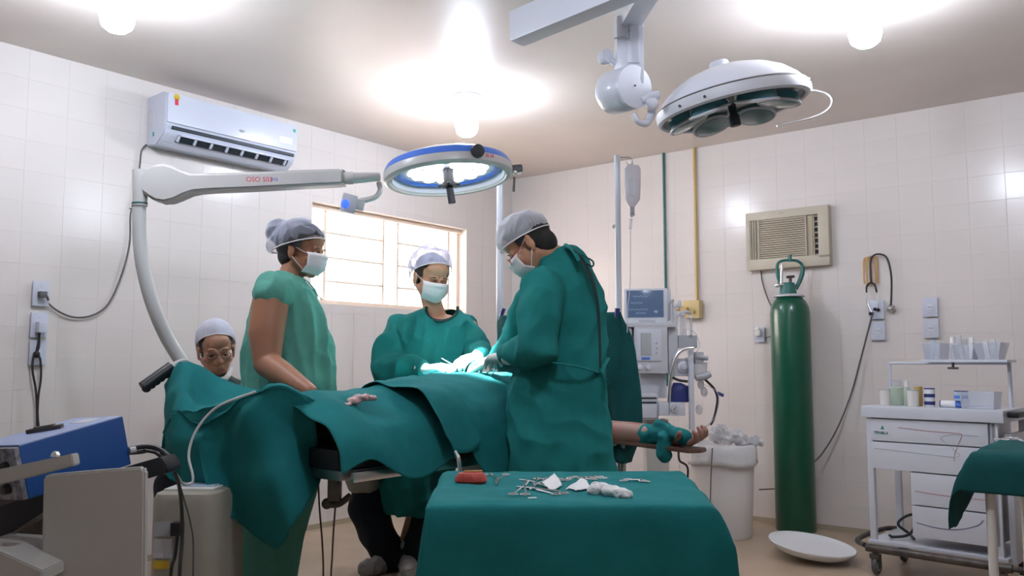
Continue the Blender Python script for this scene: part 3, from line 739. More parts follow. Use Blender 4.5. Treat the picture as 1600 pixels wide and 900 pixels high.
remesh('glove', gl, M['glove'], t, .0045, 2)
g = MB(); g.rings([sil(Y0-.02, y, a, c, ry) for y, a, c, ry in ((715, 574, 640, .15), (745, 541, 604, .17), (763, 547, 598, .16))])
remesh('coat_hem', g, M['coat'], t, .009, 2, disp=folds(.012, 9, 3, 22))
g = MB()
for kx, ax, x0 in ((566, 604, 585), (672, 640, 660)):
    limb(g, [P(x0, 745, Y0), P(kx+6, 792, Y0), P((kx+ax)/2+6, 835, Y0), P(ax+4, 868, Y0+.02)], [.10, .098, .092, .085])
remesh('trousers', g, M['darkcloth'], t, .009, 2, disp=folds(.012, 9, 4, 31))
for ax, d in ((600, (-.5, -1, 0)), (636, (.2, -1, 0))):
    g = MB(); a = P(ax, 872, Y0); shoes(g, V((a.x, Y0, .12)), d, .24, .058)
    remesh('shoe_cover', g, M['shoecover'], t, .008, 2, disp=folds(.008, 20, 20, 40))

# ======== surgeon, near side, back three-quarters to the camera
Y0 = 3.50
t = thing('person', V((P(870, 600, Y0).x, Y0, 0)), 'surgeon with glasses in a back-tied green gown bending over the table', 'person')
H3 = Head(P(828, 384, Y0-.02), (-.66, .14, -.62), V((-.55, .1, .8)), 1.04)
SLx, ELx, WLx = P(850, 452, 3.36), P(838, 543, 3.30), P(790, 556, 3.48)
SRx, ERx, WRx = P(846, 448, 3.68), P(812, 520, 3.86), P(778, 562, 3.84)
b = MB(); H3.solids(b)
limb(b, [H3.w(0, -.02, -.05), P(864, 402, Y0), P(882, 432, Y0)], [.056, .056, .06]); limb(b, [SLx, P(874, 438, Y0), SRx], [.055, .075, .055])
limb(b, [SLx, ELx, WLx], [.062, .048, .031]); limb(b, [SRx, ERx, WRx], [.062, .048, .031])
h1 = P(748, 558, 3.72)-WLx; h2 = P(742, 570, 3.92)-WRx
hand(b, WLx, h1, (.1, .3, -1), -1, .55, 1.08); hand(b, WRx, h2, (.1, -.2, -1), 1, .5, 1.08)
b.rings([ellring(P(x, y, Y0), rx, ry, math.radians(40)) for x, y, rx, ry in ((880, 440, .14, .11), (892, 500, .13, .12), (888, 580, .14, .12), (880, 650, .15, .13), (875, 690, .14, .12))])
for dx, dy in ((-.075, .04), (.075, -.04)):
    hip = P(874, 670, Y0)+V((dx, dy, 0)); kn = V((hip.x, hip.y, .50)); an = V((hip.x+.02, hip.y, .10)); limb(b, [hip, kn, an], [.10, .065, .045]); shoes(b, an, (-.8, .5, 0))
remesh('body', b, M['skin2'], t, .0055, 3, disp=lambda co, no: H3.sockets(co))
H3.eyes(t, M['skin2'], closed=.9); H3.hair(t, low=-.06, r=1.07)
H3.cap(t, M['capw'], c=(0, -.010, .062), rad=(.092, .114, .086), tilt=.25, label='white translucent cap over short dark hair', seed=9, lowcut=-.030)
H3.mask(t, M['mask']); H3.glasses(t, M['redclay'])
g = MB()
for dx, dy in ((-.075, .04), (.075, -.04)):
    hip = P(874, 670, Y0)+V((dx, dy, 0)); limb(g, [hip-V((0, 0, .15)), V((hip.x, hip.y, .5)), V((hip.x+.02, hip.y, .13))], [.115, .09, .07])
remesh('scrub_trousers', g, M['gown'], t, .010, 2)
an_ = math.radians(-28)
g = MB()
g.rings([sil(Y0, y, a, c, ry, an_) for y, a, c, ry in ((386, 866, 898, .045), (394, 852, 910, .075), (408, 838, 921, .11), (430, 826, 932, .13), (460, 822, 942, .14), (500, 822, 948, .14), (545, 818, 948, .14), (590, 800, 946, .15), (640, 790, 952, .165), (690, 786, 958, .175), (745, 784, 963, .18), (800, 784, 966, .18), (850, 784, 966, .18))])
limb(g, [SLx, (SLx+ELx)/2+V((-.01, -.01, 0)), ELx, ELx*.5+WLx*.5, WLx+(ELx-WLx)*.1], [.092, .092, .084, .070, .046])
limb(g, [SRx, ERx, WRx], [.09, .08, .048])
remesh('surgical_gown', g, M['gown'], t, .008, 2, disp=folds(.014, 8, 2.2, 51, amp2=.012, s2=8))
bk = [P(890, 386, 3.42), P(905, 400, 3.36), P(922, 430, 3.335), P(933, 470, 3.335), P(937, 520, 3.345), P(938, 575, 3.345)]
build('back_seam', MB().tube(bk, [.012, .014, .012, .009, .007, .006], 8, flat=.4), M['jacket'], t, label='dark open seam down the back of the gown')
gown_knot(t, [P(886, 384, 3.40), P(897, 392, 3.34), P(912, 400, 3.33), P(926, 408, 3.32), P(926, 416, 3.32), P(916, 412, 3.32)], .0055, M['teald'], 'neck_tie')
gown_knot(t, [P(884, 382, 3.41), P(892, 388, 3.36), P(900, 398, 3.33), P(905, 408, 3.32)], .010, M['gown'], 'neck_tie')
gown_knot(t, [P(838, 562, 3.30), P(860, 566, 3.28), P(885, 570, 3.275), P(915, 576, 3.29), P(945, 586, 3.40)], .008, M['gown'], 'waist_tie')
gown_knot(t, [P(938, 580, 3.34), P(946, 600, 3.35), P(944, 625, 3.35)], .009, M['gown'], 'waist_tie')
gown_knot(t, [P(950, 560, 3.40), P(940, 582, 3.34), P(952, 600, 3.38)], .010, M['gown'], 'waist_knot')
for (wq, eq, hq, sd, pn) in ((WLx, ELx, h1, -1, (.1, .3, -1)), (WRx, ERx, h2, 1, (.1, -.2, -1))):
    gl = MB(); limb(gl, [wq+(eq-wq)*.25, wq], [.046, .038]); hand(gl, wq, hq, pn, sd, .55 if sd < 0 else .5, 1.08, 1.22); remesh('glove', gl, M['glove'], t, .0045, 2)

# ======== seated man, far left
Y0 = 4.32
t = thing('person', V((P(335, 600, Y0).x, Y0, 0)), 'older man with glasses and a white cap sitting behind the drape by the left wall', 'person')
H4 = Head(P(338, 548, Y0-.02), (.42, -.86, -.24), V((-.10, 0, 1)), 1.08)
b = MB(); H4.solids(b, cheek=1.15)
limb(b, [H4.w(0, -.02, -.05), P(335, 602, Y0)], [.056, .062]); SR, SL = P(287, 622, Y0), P(392, 620, Y0+.02)
limb(b, [SR+V((.02, 0, -.03)), P(336, 612, Y0), SL+V((-.02, 0, -.03))], [.05, .07, .05])
hp = V((P(333, 600, Y0).x, Y0+.03, .52))
b.rings([ellring(P(336, 612, Y0), .15, .10), ellring(P(334, 660, Y0), .16, .12), ellring(hp+V((0, 0, .08)), .17, .14), ellring(hp-V((0, 0, .04)), .17, .14)])
for s_, sh in ((-1, SR), (1, SL)):
    el = sh+V((s_*.02, -.05, -.28)); wr = el+V((-s_*.07, -.22, .0)); limb(b, [sh, el, wr], [.058, .046, .03]); hand(b, wr, (-s_*.3, -.9, -.1), (0, 0, -1), s_, .3)
    kn = hp+V((s_*.10+.03, -.34, -.02)); an = V((kn.x, kn.y+.05, .10)); limb(b, [hp+V((s_*.08, 0, 0)), kn, an], [.085, .06, .045])
remesh('body', b, M['skin3'], t, .0055, 3, disp=lambda co, no: H4.sockets(co))
H4.eyes(t, M['skin3'], closed=1.0); H4.hair(t, M['hair'], low=-.05, r=1.0)
H4.cap(t, M['capo'], c=(0, -.034, .050), rad=(.090, .114, .094), tilt=.68, label='whitish cap pulled back over the forehead', seed=12, lowcut=-.03, amp=.003)
H4.glasses(t, M['darksteel'])
g = MB()
g.rings([sil(Y0, y, a, c, ry) for y, a, c, ry in ((584, 318, 352, .07), (592, 300, 366, .09), (604, 276, 398, .12), (630, 268, 406, .14), (680, 266, 404, .15), (740, 264, 404, .16))])
for s_, sh in ((-1, SR), (1, SL)):
    el = sh+V((s_*.02, -.05, -.28)); wr = el+V((-s_*.07, -.22, .0)); limb(g, [sh, el, wr], [.078, .065, .045])
remesh('jacket', g, M['jacket'], t, .009, 2, disp=folds(.010, 9, 4, 66))
build('undershirt_collar', MB().tube([P(321, 576, 4.32), P(328, 586, 4.24), P(342, 594, 4.20), P(354, 590, 4.21), P(362, 576, 4.30)], [.010, .014, .014, .014, .010], 8), M['cotton'], t, label='white collar')
g = MB()
for s_ in (-1, 1):
    kn = hp+V((s_*.10+.03, -.34, -.02)); an = V((kn.x, kn.y+.05, .12)); limb(g, [hp+V((s_*.08, 0, 0)), kn, an], [.105, .082, .062])
remesh('trousers', g, M['darkcloth'], t, .010, 2)
for s_ in (-1, 1):
    kn = hp+V((s_*.10+.03, -.34, -.02)); g = MB(); shoes(g, V((kn.x, kn.y+.05, .11)), (.1, -1, 0), .24, .052); remesh('shoe', g, M['black'], t, .009, 2)
t = thing('stool', V((hp.x, hp.y, 0)), 'round stool under the seated older man', 'stool')
build('seat', MB().lathe([(0, .35), (.165, .35), (.175, .365), (.17, .39), (0, .395)], (hp.x, hp.y+.02, 0)), M['black'], t)
build('column', MB().cyl((hp.x, hp.y+.02, .05), (hp.x, hp.y+.02, .35), .022), M['chrome'], t)
for i in range(5):
    a = 2*math.pi*i/5+.3; build('leg', MB().tube([(hp.x, hp.y+.02, .08), (hp.x+.2*math.cos(a), hp.y+.02+.2*math.sin(a), .045)], .013, smooth=False).ell((hp.x+.2*math.cos(a), hp.y+.02+.2*math.sin(a), .025), .025), M['chrome'], t)

# ======== patient lying on the table, left arm out on the arm board
t = thing('person', T(0, 0, .82), 'patient lying under the green drapes with one bare arm out on the arm board', 'person')
b = MB(); H5 = Head(T(.80, 0, .93), (0, 0, 1), W, 1.0); H5.solids(b)
limb(b, [H5.w(0, -.02, -.05), T(.62, 0, .88)], [.055, .062])
Sh = T(.50, .17, .86); Eb = P(950, 674, 4.0); Wp = P(1060, 684, 3.66)
limb(b, [T(.5, -.18, .86), T(.52, 0, .87), Sh], [.07, .085, .07])
limb(b, [T(.45, 0, .87), T(.15, 0, .87), T(-.08, 0, .87)], [.115, .12, .115])
limb(b, [T(.45, .08, .87), T(-.08, .07, .86)], [.10, .10]); limb(b, [T(.45, -.08, .87), T(-.08, -.07, .86)], [.10, .10])
limb(b, [Sh, Eb, Eb*.6+Wp*.4, Wp], [.062, .053, .053, .034]); limb(b, [T(.5, -.18, .86), T(.2, -.24, .84), T(-.05, -.22, .84)], [.055, .045, .03])
fd = P(1100, 690, 3.55)-Wp; fd.normalize()
hand(b, Wp, fd, V((-.1, -.35, 1)), 1, .75, 1.12, 1.25); hand(b, T(-.05, -.22, .84), -W, (0, 0, -1), 1, .2)
for n_ in (-.09, .09): limb(b, [T(-.08, n_, .86), T(-.50, n_*1.2, .87), T(-.92, n_, .84)], [.09, .062, .040]); limb(b, [T(-.92, n_, .84), T(-.95, n_, .885)], [.038, .026])
remesh('body', b, M['handskin'], t, .0055, 3)
H5.hair(t)
w_ = MB()
q = [Wp+(Eb-Wp)*f for f in (.16, .62)]
a_ = (q[0]-q[1]).normalized()
for k in range(3):
    c = q[0]+(q[1]-q[0])*(k/2*.55+.1); w_.tube([c-a_*.045, c+a_*.045], [.052-.002*k, .047], 16, smooth=False)
caps(w_, q[0]+V((0, -.02, .03)), q[0]+a_*.10+V((-.01, -.05, .01)), .026, .034); caps(w_, q[0]+V((0, -.01, .035)), q[0]-a_*.05+V((0, -.01, .055)), .028, .02)
caps(w_, q[0]+V((-.02, -.05, .0)), q[0]+V((-.02, -.055, -.075)), .03, .034)
o_ = remesh('wrist_tie', w_, M['teal'], t, .006, 2, disp=folds(.004, 25, 25, 3), label='green cloth strip tying the forearm to the board')
# ------------------------------------------------------------------ operating table and drapes
t = thing('operating_table', T(-.05, 0, 0), 'draped operating table with dark padded top and steel column', 'operating table')
def tb(name, s0, s1, n0, n1, z0, z1, m, bev=.008):
    mb = MB(frame(T(0, 0, 0), W, E2, ZZ)); mb.box(((s0+s1)/2, (n0+n1)/2, (z0+z1)/2), (s1-s0, n1-n0, z1-z0), bev); return build(name, mb, m, t)
tb('mattress_section', .72, 1.0, -.16, .16, .70, .77, M['black']); tb('mattress_section', -.12, .70, -.25, .25, .70, .77, M['black']); tb('mattress_section', -1.05, -.14, -.25, .25, .70, .77, M['black'])
tb('table_frame', -1.03, .98, -.24, .24, .66, .695, M['steel'], .004)
for n_ in (-.27, .27): tb('side_rail', -1.0, .68, n_-.008, n_+.008, .655, .690, M['chrome'], .002)
tb('column', .0, .30, -.14, .14, .14, .66, M['steel'], .02); tb('base', -.30, .62, -.24, .24, .02, .14, M['beige'], .03)
r0 = P(525, 738, 3.2)
mb = MB(); mb.tube([P(527, 700, 3.12), P(523, 792, 3.12)], .017, 8, smooth=False); mb.box(P(523, 765, 3.1), (.045, .05, .08), .008); mb.tube([P(506, 787, 3.1), P(528, 788, 3.1), P(548, 774, 3.12)], .012, 8); mb.ell(P(511, 787, 3.1), .02)
build('leg_holder_clamp', mb, M['darksteel'], t)
mb = MB(); mb.tube([P(712, 706, 2.95), P(716, 716, 2.93), P(719, 740, 2.93), P(722, 800, 2.93), P(722, 860, 2.95)], .0075, 8); build('drain_tube', mb, M['chrome'], t)
mb = MB(); mb.prism([(-.0, -.045), (.62, -.055), (.64, .0), (.62, .055), (0, .045)], 0, .018, .004)
dr = (P(1106, 706, 3.50)-P(962, 693, 3.98)); dr.z = 0; L_ = dr.length; dr.normalize(); o_ = P(962, 694, 3.98); o_.z = P(1106, 707, 3.50).z-.006
mb.bm.transform(frame(o_-dr*.1, dr, ZZ.cross(dr), ZZ)); build('arm_board', mb, M['bronze'], t)
build('arm_board_strut', MB().cyl(o_+dr*.02+V((0, 0, 0)), T(.4, .27, .68), .014).cyl(o_+dr*.05, V((o_.x+dr.x*.05, o_.y+dr.y*.05, .02)), .014), M['steel'], t)
def cloth(rows, sub, amp, seed, sc=5, fine=.002):
    g = grid_smooth(rows, sub); out = []
    for i, r in enumerate(g):
        rr = []
        for j, p in enumerate(r):
            a = g[min(i+1, len(g)-1)][j]-g[max(i-1, 0)][j]; c = r[min(j+1, len(r)-1)]-r[max(j-1, 0)]; n = a.cross(c)
            if n.length > 1e-9: n.normalize()
            h = noise.noise(V((p.x*sc, p.y*sc, p.z*sc*.4))+V((seed, 0, 0))); h2 = noise.noise(p*sc*2.7+V((0, seed, 0)))
            rr.append(p+n*(amp*(.5-abs(h)*2.4)+amp*.35*h2+fine*noise.noise(p*28)))
        out.append(rr)
    return MB().surf(out)
def drape(name, rows, m, label, sub=8, amp=.014, seed=0, sc=5, parent=None, group=None):
    o = build(name, cloth(rows, sub, amp, seed, sc), m, parent, solid=.003)
    if not parent: tag(o, label, 'drape', group)
    return o
# profile across the table: (n, z) from the far hem over the patient to the near hem
def prof(s, crest, nearz, farz=.62, w=.29, nw=.335, bulge=0):
    return [T(s, -w-.06, farz), T(s, -w-.03, .80), T(s, -.20, crest-.05), T(s, -.07, crest), T(s, .07, crest-.003+bulge), T(s, .19, crest-.055), T(s, w-.01, .85), T(s, nw, (.85+nearz)/2), T(s, nw+.015, nearz)]
rows = [prof(-1.12, .93, .70), prof(-1.0, .965, .74), prof(-.90, .955, .70), prof(-.80, .955, .655), prof(-.70, .965, .655), prof(-.58, .985, .70), prof(-.47, 1.0, .76), prof(-.35, 1.01, .74), prof(-.2, 1.015, .70), prof(0, 1.01, .66), prof(.2, 1.0, .66), prof(.42, .98, .66), prof(.6, .98, .70)]
drape('patient_drape', rows, M['teal'], 'large green drape covering the patient along the operating table', 6, .012, 2, 4.5)
def prof2(s, nearz, c=1.035): return [T(s, -.22, c-.085), T(s, -.14, c-.03), T(s, 0, c), T(s, .12, c-.015), T(s, .24, .955), T(s, .335, .86), T(s, .372, .78), T(s, .39, nearz)]
drape('patient_drape', [prof2(s, z, c) for s, z, c in ((-.50, .74, 1.005), (-.44, .66, 1.012), (-.34, .60, 1.022), (-.2, .56, 1.03), (-.05, .56, 1.03), (.12, .56, 1.03))], M['teal'], 'second green drape laid across the patient below the gloved hands', 6, .008, 8, 6)
def prof3(s, nearz, c=1.05): return [T(s, -.12, c-.035), T(s, 0, c), T(s, .12, c-.012), T(s, .25, .975), T(s, .355, .87), T(s, .40, nearz)]
drape('drape_towel', [prof3(s, z, c) for s, z, c in ((-.66, .80, .990), (-.60, .74, .997), (-.52, .73, 1.012), (-.46, .76, 1.020))], M['teal'], 'narrow green towel hanging over the near side of the patient', 5, .006, 12, 8)
A = lambda pts: [P(x, y, Y) for x, y, Y in pts]
rows = [A([(256, 700, 3.62), (268, 660, 3.6), (300, 640, 3.6), (340, 640, 3.6), (385, 640, 3.55), (430, 640, 3.5), (480, 660, 3.4)]),
        A([(262, 606, 3.55), (279, 572, 3.46), (312, 576, 3.42), (350, 592, 3.42), (395, 612, 3.42), (440, 618, 3.4), (486, 634, 3.3)]),
        A([(258, 640, 3.42), (280, 600, 3.32), (315, 628, 3.28), (352, 634, 3.22), (395, 624, 3.22), (440, 611, 3.2), (488, 632, 3.15)]),
        A([(255, 675, 3.35), (276, 640, 3.2), (306, 650, 3.1), (350, 634, 3.06), (395, 616, 3.04), (440, 604, 3.02), (489, 630, 3.05)]),
        A([(255, 680, 3.34), (275, 648, 3.19), (306, 657, 3.09), (350, 641, 3.05), (395, 623, 3.03), (441, 611, 3.01), (490, 636, 3.05)]),
        A([(252, 700, 3.32), (268, 690, 3.22), (300, 690, 3.05), (350, 684, 3.09), (395, 670, 3.00), (446, 660, 3.04), (496, 690, 3.08)]),
        A([(256, 716, 3.28), (276, 728, 3.24), (312, 742, 3.05), (360, 744, 3.12), (405, 738, 3.00), (448, 742, 2.97), (492, 730, 3.12)]),
        A([(262, 730, 3.25), (288, 764, 3.22), (330, 802, 3.04), (374, 816, 3.12), (424, 860, 2.98), (462, 812, 2.94), (500, 748, 3.14)])]
drape('foot_drape', rows, M['teal'], 'green drape sagging from the foot of the table towards the left wall', 7, .030, 21, 4.4)
# stand that carries the raised corner of the foot drape
t = thing('drape_stand', V((P(280, 600, 3.5).x, 3.5, 0)), 'thin dark stand under the left corner of the foot drape', 'stand')
sx = P(362, 830, 3.3)
build('pole', MB().cyl((sx.x, 3.3, .02), (sx.x, 3.3, P(362, 700, 3.3).z), .010), M['green2'], t)
build('crossbar', MB().tube([V((sx.x, 3.3, P(362, 700, 3.3).z)), P(330, 660, 3.42), P(284, 592, 3.46)], .010, 8), M['darksteel'], t)
build('foot_bar', MB().cyl((sx.x-.2, 3.3, .018), (sx.x+.12, 3.3, .018), .012).cyl((sx.x, 3.1, .018), (sx.x, 3.55, .018), .012), M['darksteel'], t)
# pencil cable lying over the drape
tag(build('cautery_cable', MB().tube(A([(400, 612, 3.0), (360, 626, 2.99), (334, 640, 3.0), (312, 664, 2.99), (299, 690, 2.97), (295, 715, 2.95), (301, 742, 2.93), (300, 754, 2.92), (288, 757, 2.9), (280, 748, 2.85), (262, 718, 2.7)]), .0046, 8), M['polegrey']), 'thin grey cautery cable curving over the foot drape', 'cable')
# blood-stained gauze in a fold
gz = MB(); c0 = T(-.86, .10, .985)
gz.ell(P(553, 626, 3.16), (.030, .02, .012)); gz.ell(P(566, 621, 3.17), (.035, .02, .014)); gz.ell(P(580, 622, 3.19), (.024, .018, .010)); gz.ell(P(543, 633, 3.13), (.016, .014, .008))
t = thing('gauze', P(566, 630, 3.17), 'blood-stained gauze lying in a fold of the patient drape', 'gauze'); remesh('gauze_pad', gz, M['blood'], t, .005, 1, disp=folds(.006, 40, 40, 3))
for (x0, y0, x1, y1, Y, lab) in ((690, 560, 722, 578, 4.0, 'steel forceps held by the middle woman at the lit surgical site'), (748, 588, 771, 578, 3.9, 'steel forceps lying lower right of the gloved hands'), (764, 592, 778, 570, 3.85, 'steel forceps nearest the surgeon below his gloved hand')):
    a, c = P(x0, y0, Y), P(x1, y1, Y-.02)
    tag(build('forceps', MB().tube([a, c], .003, 6, smooth=False).ring(c, .011, .0022, (0, 1, .2), 16, 6), M['chrome']), lab, 'forceps', 'forceps at the surgical site')
# ------------------------------------------------------------------ mobile surgical lamp (lit), left
Yp = 3.62
base = V((P(322, 640, 3.72).x, 3.72, 0))
t = thing('mobile_surgical_lamp', base, 'lit blue and white ring surgical lamp on a curved grey floor stand', 'surgical lamp')
build('pole', MB().tube([P(218, 318, Yp), P(217.5, 345, Yp), P(219, 385, Yp), P(226, 430, Yp), P(240, 480, Yp+.01), P(262, 530, Yp+.04), P(290, 575, Yp+.07), P(312, 615, Yp+.09), V((base.x, base.y, .62)), V((base.x, base.y, .10))], [.029]*8+[.032, .034], 16), M['polegrey'], t)
build('pole_socket', MB().cyl(P(219, 319, Yp), P(219, 266, Yp), .030, .032, 18).cyl(P(218.5, 322, Yp), P(218.5, 318, Yp), .0325, .0325, 18), M['lampgrey'], t)
build('socket_ring', MB().cyl(P(218.5, 319.5, Yp), P(218.5, 317, Yp), .0335, n=18), M['green2'], t)  # thin dark green ring at the lower end of the pole socket
build('lock_screw', MB().cyl(P(212, 326, Yp-.01), P(203, 325, Yp-.01), .006, n=8), M['steel'], t)
ax = V((.03, -1, .0)).normalized(); kn = P(258, 289, Yp)
def bar_outline(pts, th, Y, dY=0.0):
    """side outline given at distance Y, real thickness th, soft edges"""
    t_ = bmesh.new(); w = [P(x, y, Y+dY*(x-pts[0][0])/330) for x, y in pts]; d = V((0, th/2, 0))
    a = [t_.verts.new(p-d) for p in w]; b_ = [t_.verts.new(p+d) for p in w]; n = len(w)
    t_.faces.new(a); t_.faces.new(b_[::-1])
    for i in range(n): t_.faces.new((a[i], a[(i+1) % n], b_[(i+1) % n], b_[i]))
    bmesh.ops.recalc_face_normals(t_, faces=t_.faces[:]); bmesh.ops.bevel(t_, geom=t_.edges[:], offset=.012, segments=3, affect='EDGES')
    m_ = MB(); m_.bm = t_; return m_
ol = [(226, 272), (236, 264), (248, 259), (262, 258), (276, 262), (288, 268), (302, 273), (330, 273), (400, 271), (470, 268), (536, 266), (540, 268), (540, 289), (536, 291), (470, 294), (400, 298), (330, 301), (306, 303), (292, 308), (278, 315), (262, 319), (248, 317), (236, 310), (227, 302)]
build('spring_arm', bar_outline(ol, .085, Yp, .22), M['lampgrey'], t)
text('arm_mark', 'OSO 503', .030, frame(P(410, 284, Yp+.045)-V((0, .0445, 0)), V((1, .04, .0)).normalized(), V((0, 0, 1)), V((0, -1, 0))), M['red'], t)
text('arm_mark', 'ms', .030, frame(P(433, 283, Yp+.05)-V((0, .0445, 0)), V((1, .04, .0)).normalized(), V((0, 0, 1)), V((0, -1, 0))), M['bluep'], t)
hc = P(700, 268, 3.93); tl = math.radians(5.5)
xa = V((math.cos(tl), 0, math.sin(tl))); up0 = V((-math.sin(tl), 0, math.cos(tl)))
pt = math.radians(3.0); za = (up0*math.cos(pt)+V((0, 1, 0))*math.sin(pt)).normalized(); ya = za.cross(xa)
Mh = frame(hc, xa, ya, za); RR = .306
build('yoke_arm', MB().tube([P(540, 278.5, Yp+.2), P(556, 278, Yp+.21), P(575, 277, Yp+.23), P(592, 276, 3.88)], [.026, .026, .024, .020], 12).tube([P(538, 278.5, Yp+.2), P(552, 278.2, Yp+.205)], [.030, .030], 14, smooth=False), M['lampgrey'], t)
mh = lambda: MB(Mh)
build('dome', mh().lathe([(.0, .098), (.10, .093), (.19, .076), (.255, .052), (.285, .038), (.28, .03), (.0, .03)], (0, 0, 0), n=56), M['white'], t)
build('blue_band', mh().lathe([(.268, .040), (.290, .034), (RR-.006, .018), (RR, .002), (RR-.004, .0), (.27, .0)], (0, 0, 0), n=56), M['lampblue'], t)
build('rim', mh().lathe([(.272, .002), (RR-.001, .002), (RR+.002, -.015), (RR, -.034), (RR-.012, -.044), (RR-.030, -.044), (RR-.040, -.02)], (0, 0, 0), n=56), M['lampgrey'], t)
rf = mh().lathe([(.012, .018), (.22, .018), (.262, -.002), (.272, -.030), (.268, -.034), (.255, -.0), (.012, .012)], (0, 0, 0), n=56)
build('reflector', rf, M['white'], t)
build('inner_blue_ring', mh().ring((0, 0, -.004), .235, .014, (0, 0, 1), 48, 8, .5), M['lampblue'], t)
for i in range(14):
    a = 2*math.pi*i/14; build('lamp_lens', mh().lathe([(0, -.004), (.026, -.004), (.030, .004), (0, .010)], (.165*math.cos(a), .165*math.sin(a), 0), n=16), M['ledwhite'], t)
for i in range(6):
    a = 2*math.pi*i/6; build('lamp_lens', mh().lathe([(0, -.004), (.026, -.004), (.030, .004), (0, .010)], (.085*math.cos(a), .085*math.sin(a), 0), n=16), M['ledwhite'], t)
hd = build('handle', mh().cyl((0, 0, .01), (0, 0, -.055), .026).cyl((0, 0, -.055), (0, 0, -.075), .034).cyl((-.052, 0, -.066), (.052, 0, -.066), .008).cyl((0, 0, -.07), (.006, 0, -.155), .017, .018).ell((.0, -.035, -.066), .009), M['black'], t)
ck = Mh @ V((.150, -.268, .0))
build('focus_knob', MB().lathe([(0, -.01), (.028, -.01), (.031, .008), (.029, .022), (.0, .026)], ck, (.45, -.89, .05), 24), M['black'], t)
build('side_bracket', mh().box((RR+.022, .02, -.012), (.056, .03, .036), .012), M['black'], t)
build('bracket_knob', mh().ell((RR+.012, .0, -.036), .011).ell((RR+.034, .02, -.034), .009), M['chrome'], t)
build('hanging_rod', mh().cyl((RR+.006, .03, -.05), (RR-.004, .03, -.12), .006, n=8), M['darksteel'], t)
text('rim_mark', 'SS 50', .022, frame(Mh @ V((.206, -.236, -.014)), V((.75, .66, .07)).normalized(), za, V((.66, -.75, 0)).normalized()), M['red'], t)
# camera head on its own small arm
bx = P(545, 318, 3.84)
mb = MB(); mb.tube([P(592, 286, 3.9), P(594, 297, 3.88), P(588, 307, 3.87), P(574, 312, 3.86), P(562, 314, 3.85)], .0125, 10)
build('camera_arm', mb, M['lampgrey'], t)
cm_ = frame(bx, V((.86, -.35, -.12)).normalized(), V((.2, .2, 1)).normalized(), V((-.4, -.85, .0)).normalized())
cb = build('camera_box', MB(frame(bx, V((.93, .28, -.22)).normalized(), V((.22, -.06, .97)).normalized(), V((.26, -.96, -.12)).normalized())).box((0, 0, 0), (.068, .085, .06), .008).box((.045, .006, .0), (.05, .05, .045), .006), M['lgrey'], t)
build('status_light', MB().ell(P(539, 318, 3.802), (.017, .006, .019)), M['led'], cb, label='glowing blue light')
# push handle
ha, hb = P(223, 605, 3.42), P(268, 573, 3.50)
mb = MB(); mb.tube([ha, hb], .024, 12, smooth=False); d_ = (hb-ha)/6
for i in range(5): mb.ell(ha+d_*(i+.8)+V((0, 0, -.014)), .019)
build('grip', mb, M['black'], t); build('grip_bar', MB().tube([hb, P(290, 566, 3.56), P(304, 590, 3.66)], .014, 8), M['polegrey'], t)
build('base', MB().lathe([(0, .10), (.06, .10), (.09, .08), (.16, .06), (.17, .045), (0, .045)], base, n=20), M['polegrey'], t)
for i in range(4):
    a = math.pi/4+i*math.pi/2; d = V((math.cos(a), math.sin(a), 0))
    build('base_leg', MB().tube([base+d*.06+V((0, 0, .075)), base+d*.26+V((0, 0, .06))], [.03, .02], 8, smooth=False), M['polegrey'], t)
    w = build('caster', MB().cyl(base+d*.26+V((0, 0, .03))-d.cross(ZZ)*.012, base+d*.26+V((0, 0, .03))+d.cross(ZZ)*.012, .03), M['black'], t)
# its light
tgt = T(-.05, -.07, 1.08)
ld = bpy.data.lights.new('surgical_lamp_beam', 'SPOT'); ld.energy = SPOT; ld.color = (.93, .97, 1); ld.spot_size = math.radians(27); ld.spot_blend = .5; ld.shadow_soft_size = .10
lo = bpy.data.objects.new('surgical_lamp_beam', ld); link(lo); src = Mh @ V((0, 0, -.19)); lo.location = src; lo.rotation_euler = (tgt-src).to_track_quat('-Z', 'Y').to_euler()
# ------------------------------------------------------------------ ceiling surgical lamp (off)
hub = V((.55, 2.92, CH))
t = thing('ceiling_surgical_lamp', hub, 'unlit white dome surgical lamp with teal lenses hanging from the ceiling', 'surgical lamp')
build('ceiling_mount', MB().lathe([(0, 0), (.13, 0), (.13, -.05), (.07, -.07), (.07, -.20), (0, -.20)], hub), M['white'], t)
be = V((.040, 3.40, 2.475)); hb2 = V((hub.x, hub.y, 2.50)); dd = (be-hb2); L_ = dd.length; dd.normalize(); sx_ = dd.cross(ZZ).normalized()
mb = MB(frame(hb2, dd, sx_, dd.cross(sx_)*-1)); mb.box((L_/2, 0, 0), (L_+.06, .085, .13), .005); build('counter_arm', mb, M['white'], t)
top = V((P(982, 50, 3.45).x, 3.45, 2.50)); dd = (top-hb2); L_ = dd.length; dd.normalize(); sx_ = dd.cross(ZZ).normalized()
mb = MB(frame(hb2, dd, sx_, ZZ)); mb.box((L_/2, 0, .03), (L_+.1, .09, .10), .01); build('support_arm', mb, M['white'], t)
j0 = P(980, 136, 3.45)
mb = MB(frame(V((top.x, 3.45, 0)), V((1, 0, 0)), V((0, 1, 0)), ZZ)); mb.box((0, 0, (j0.z+2.53)/2), (.118, .10, 2.53-j0.z), .022); mb.box((.012, -.052, (j0.z+2.53)/2+.02), (.05, .012, 2.5-j0.z-.10), .004); col = build('drop_column', mb, M['white'], t)
build('cable_clip', MB().box(P(984, 40, 3.385), (.014, .012, .05), .003).tube([P(960, 60, 3.39), P(972, 58, 3.385), P(983, 60, 3.38), P(985, 50, 3.38), P(984, 0, 3.39)], .003, 6), M['grey'], col)
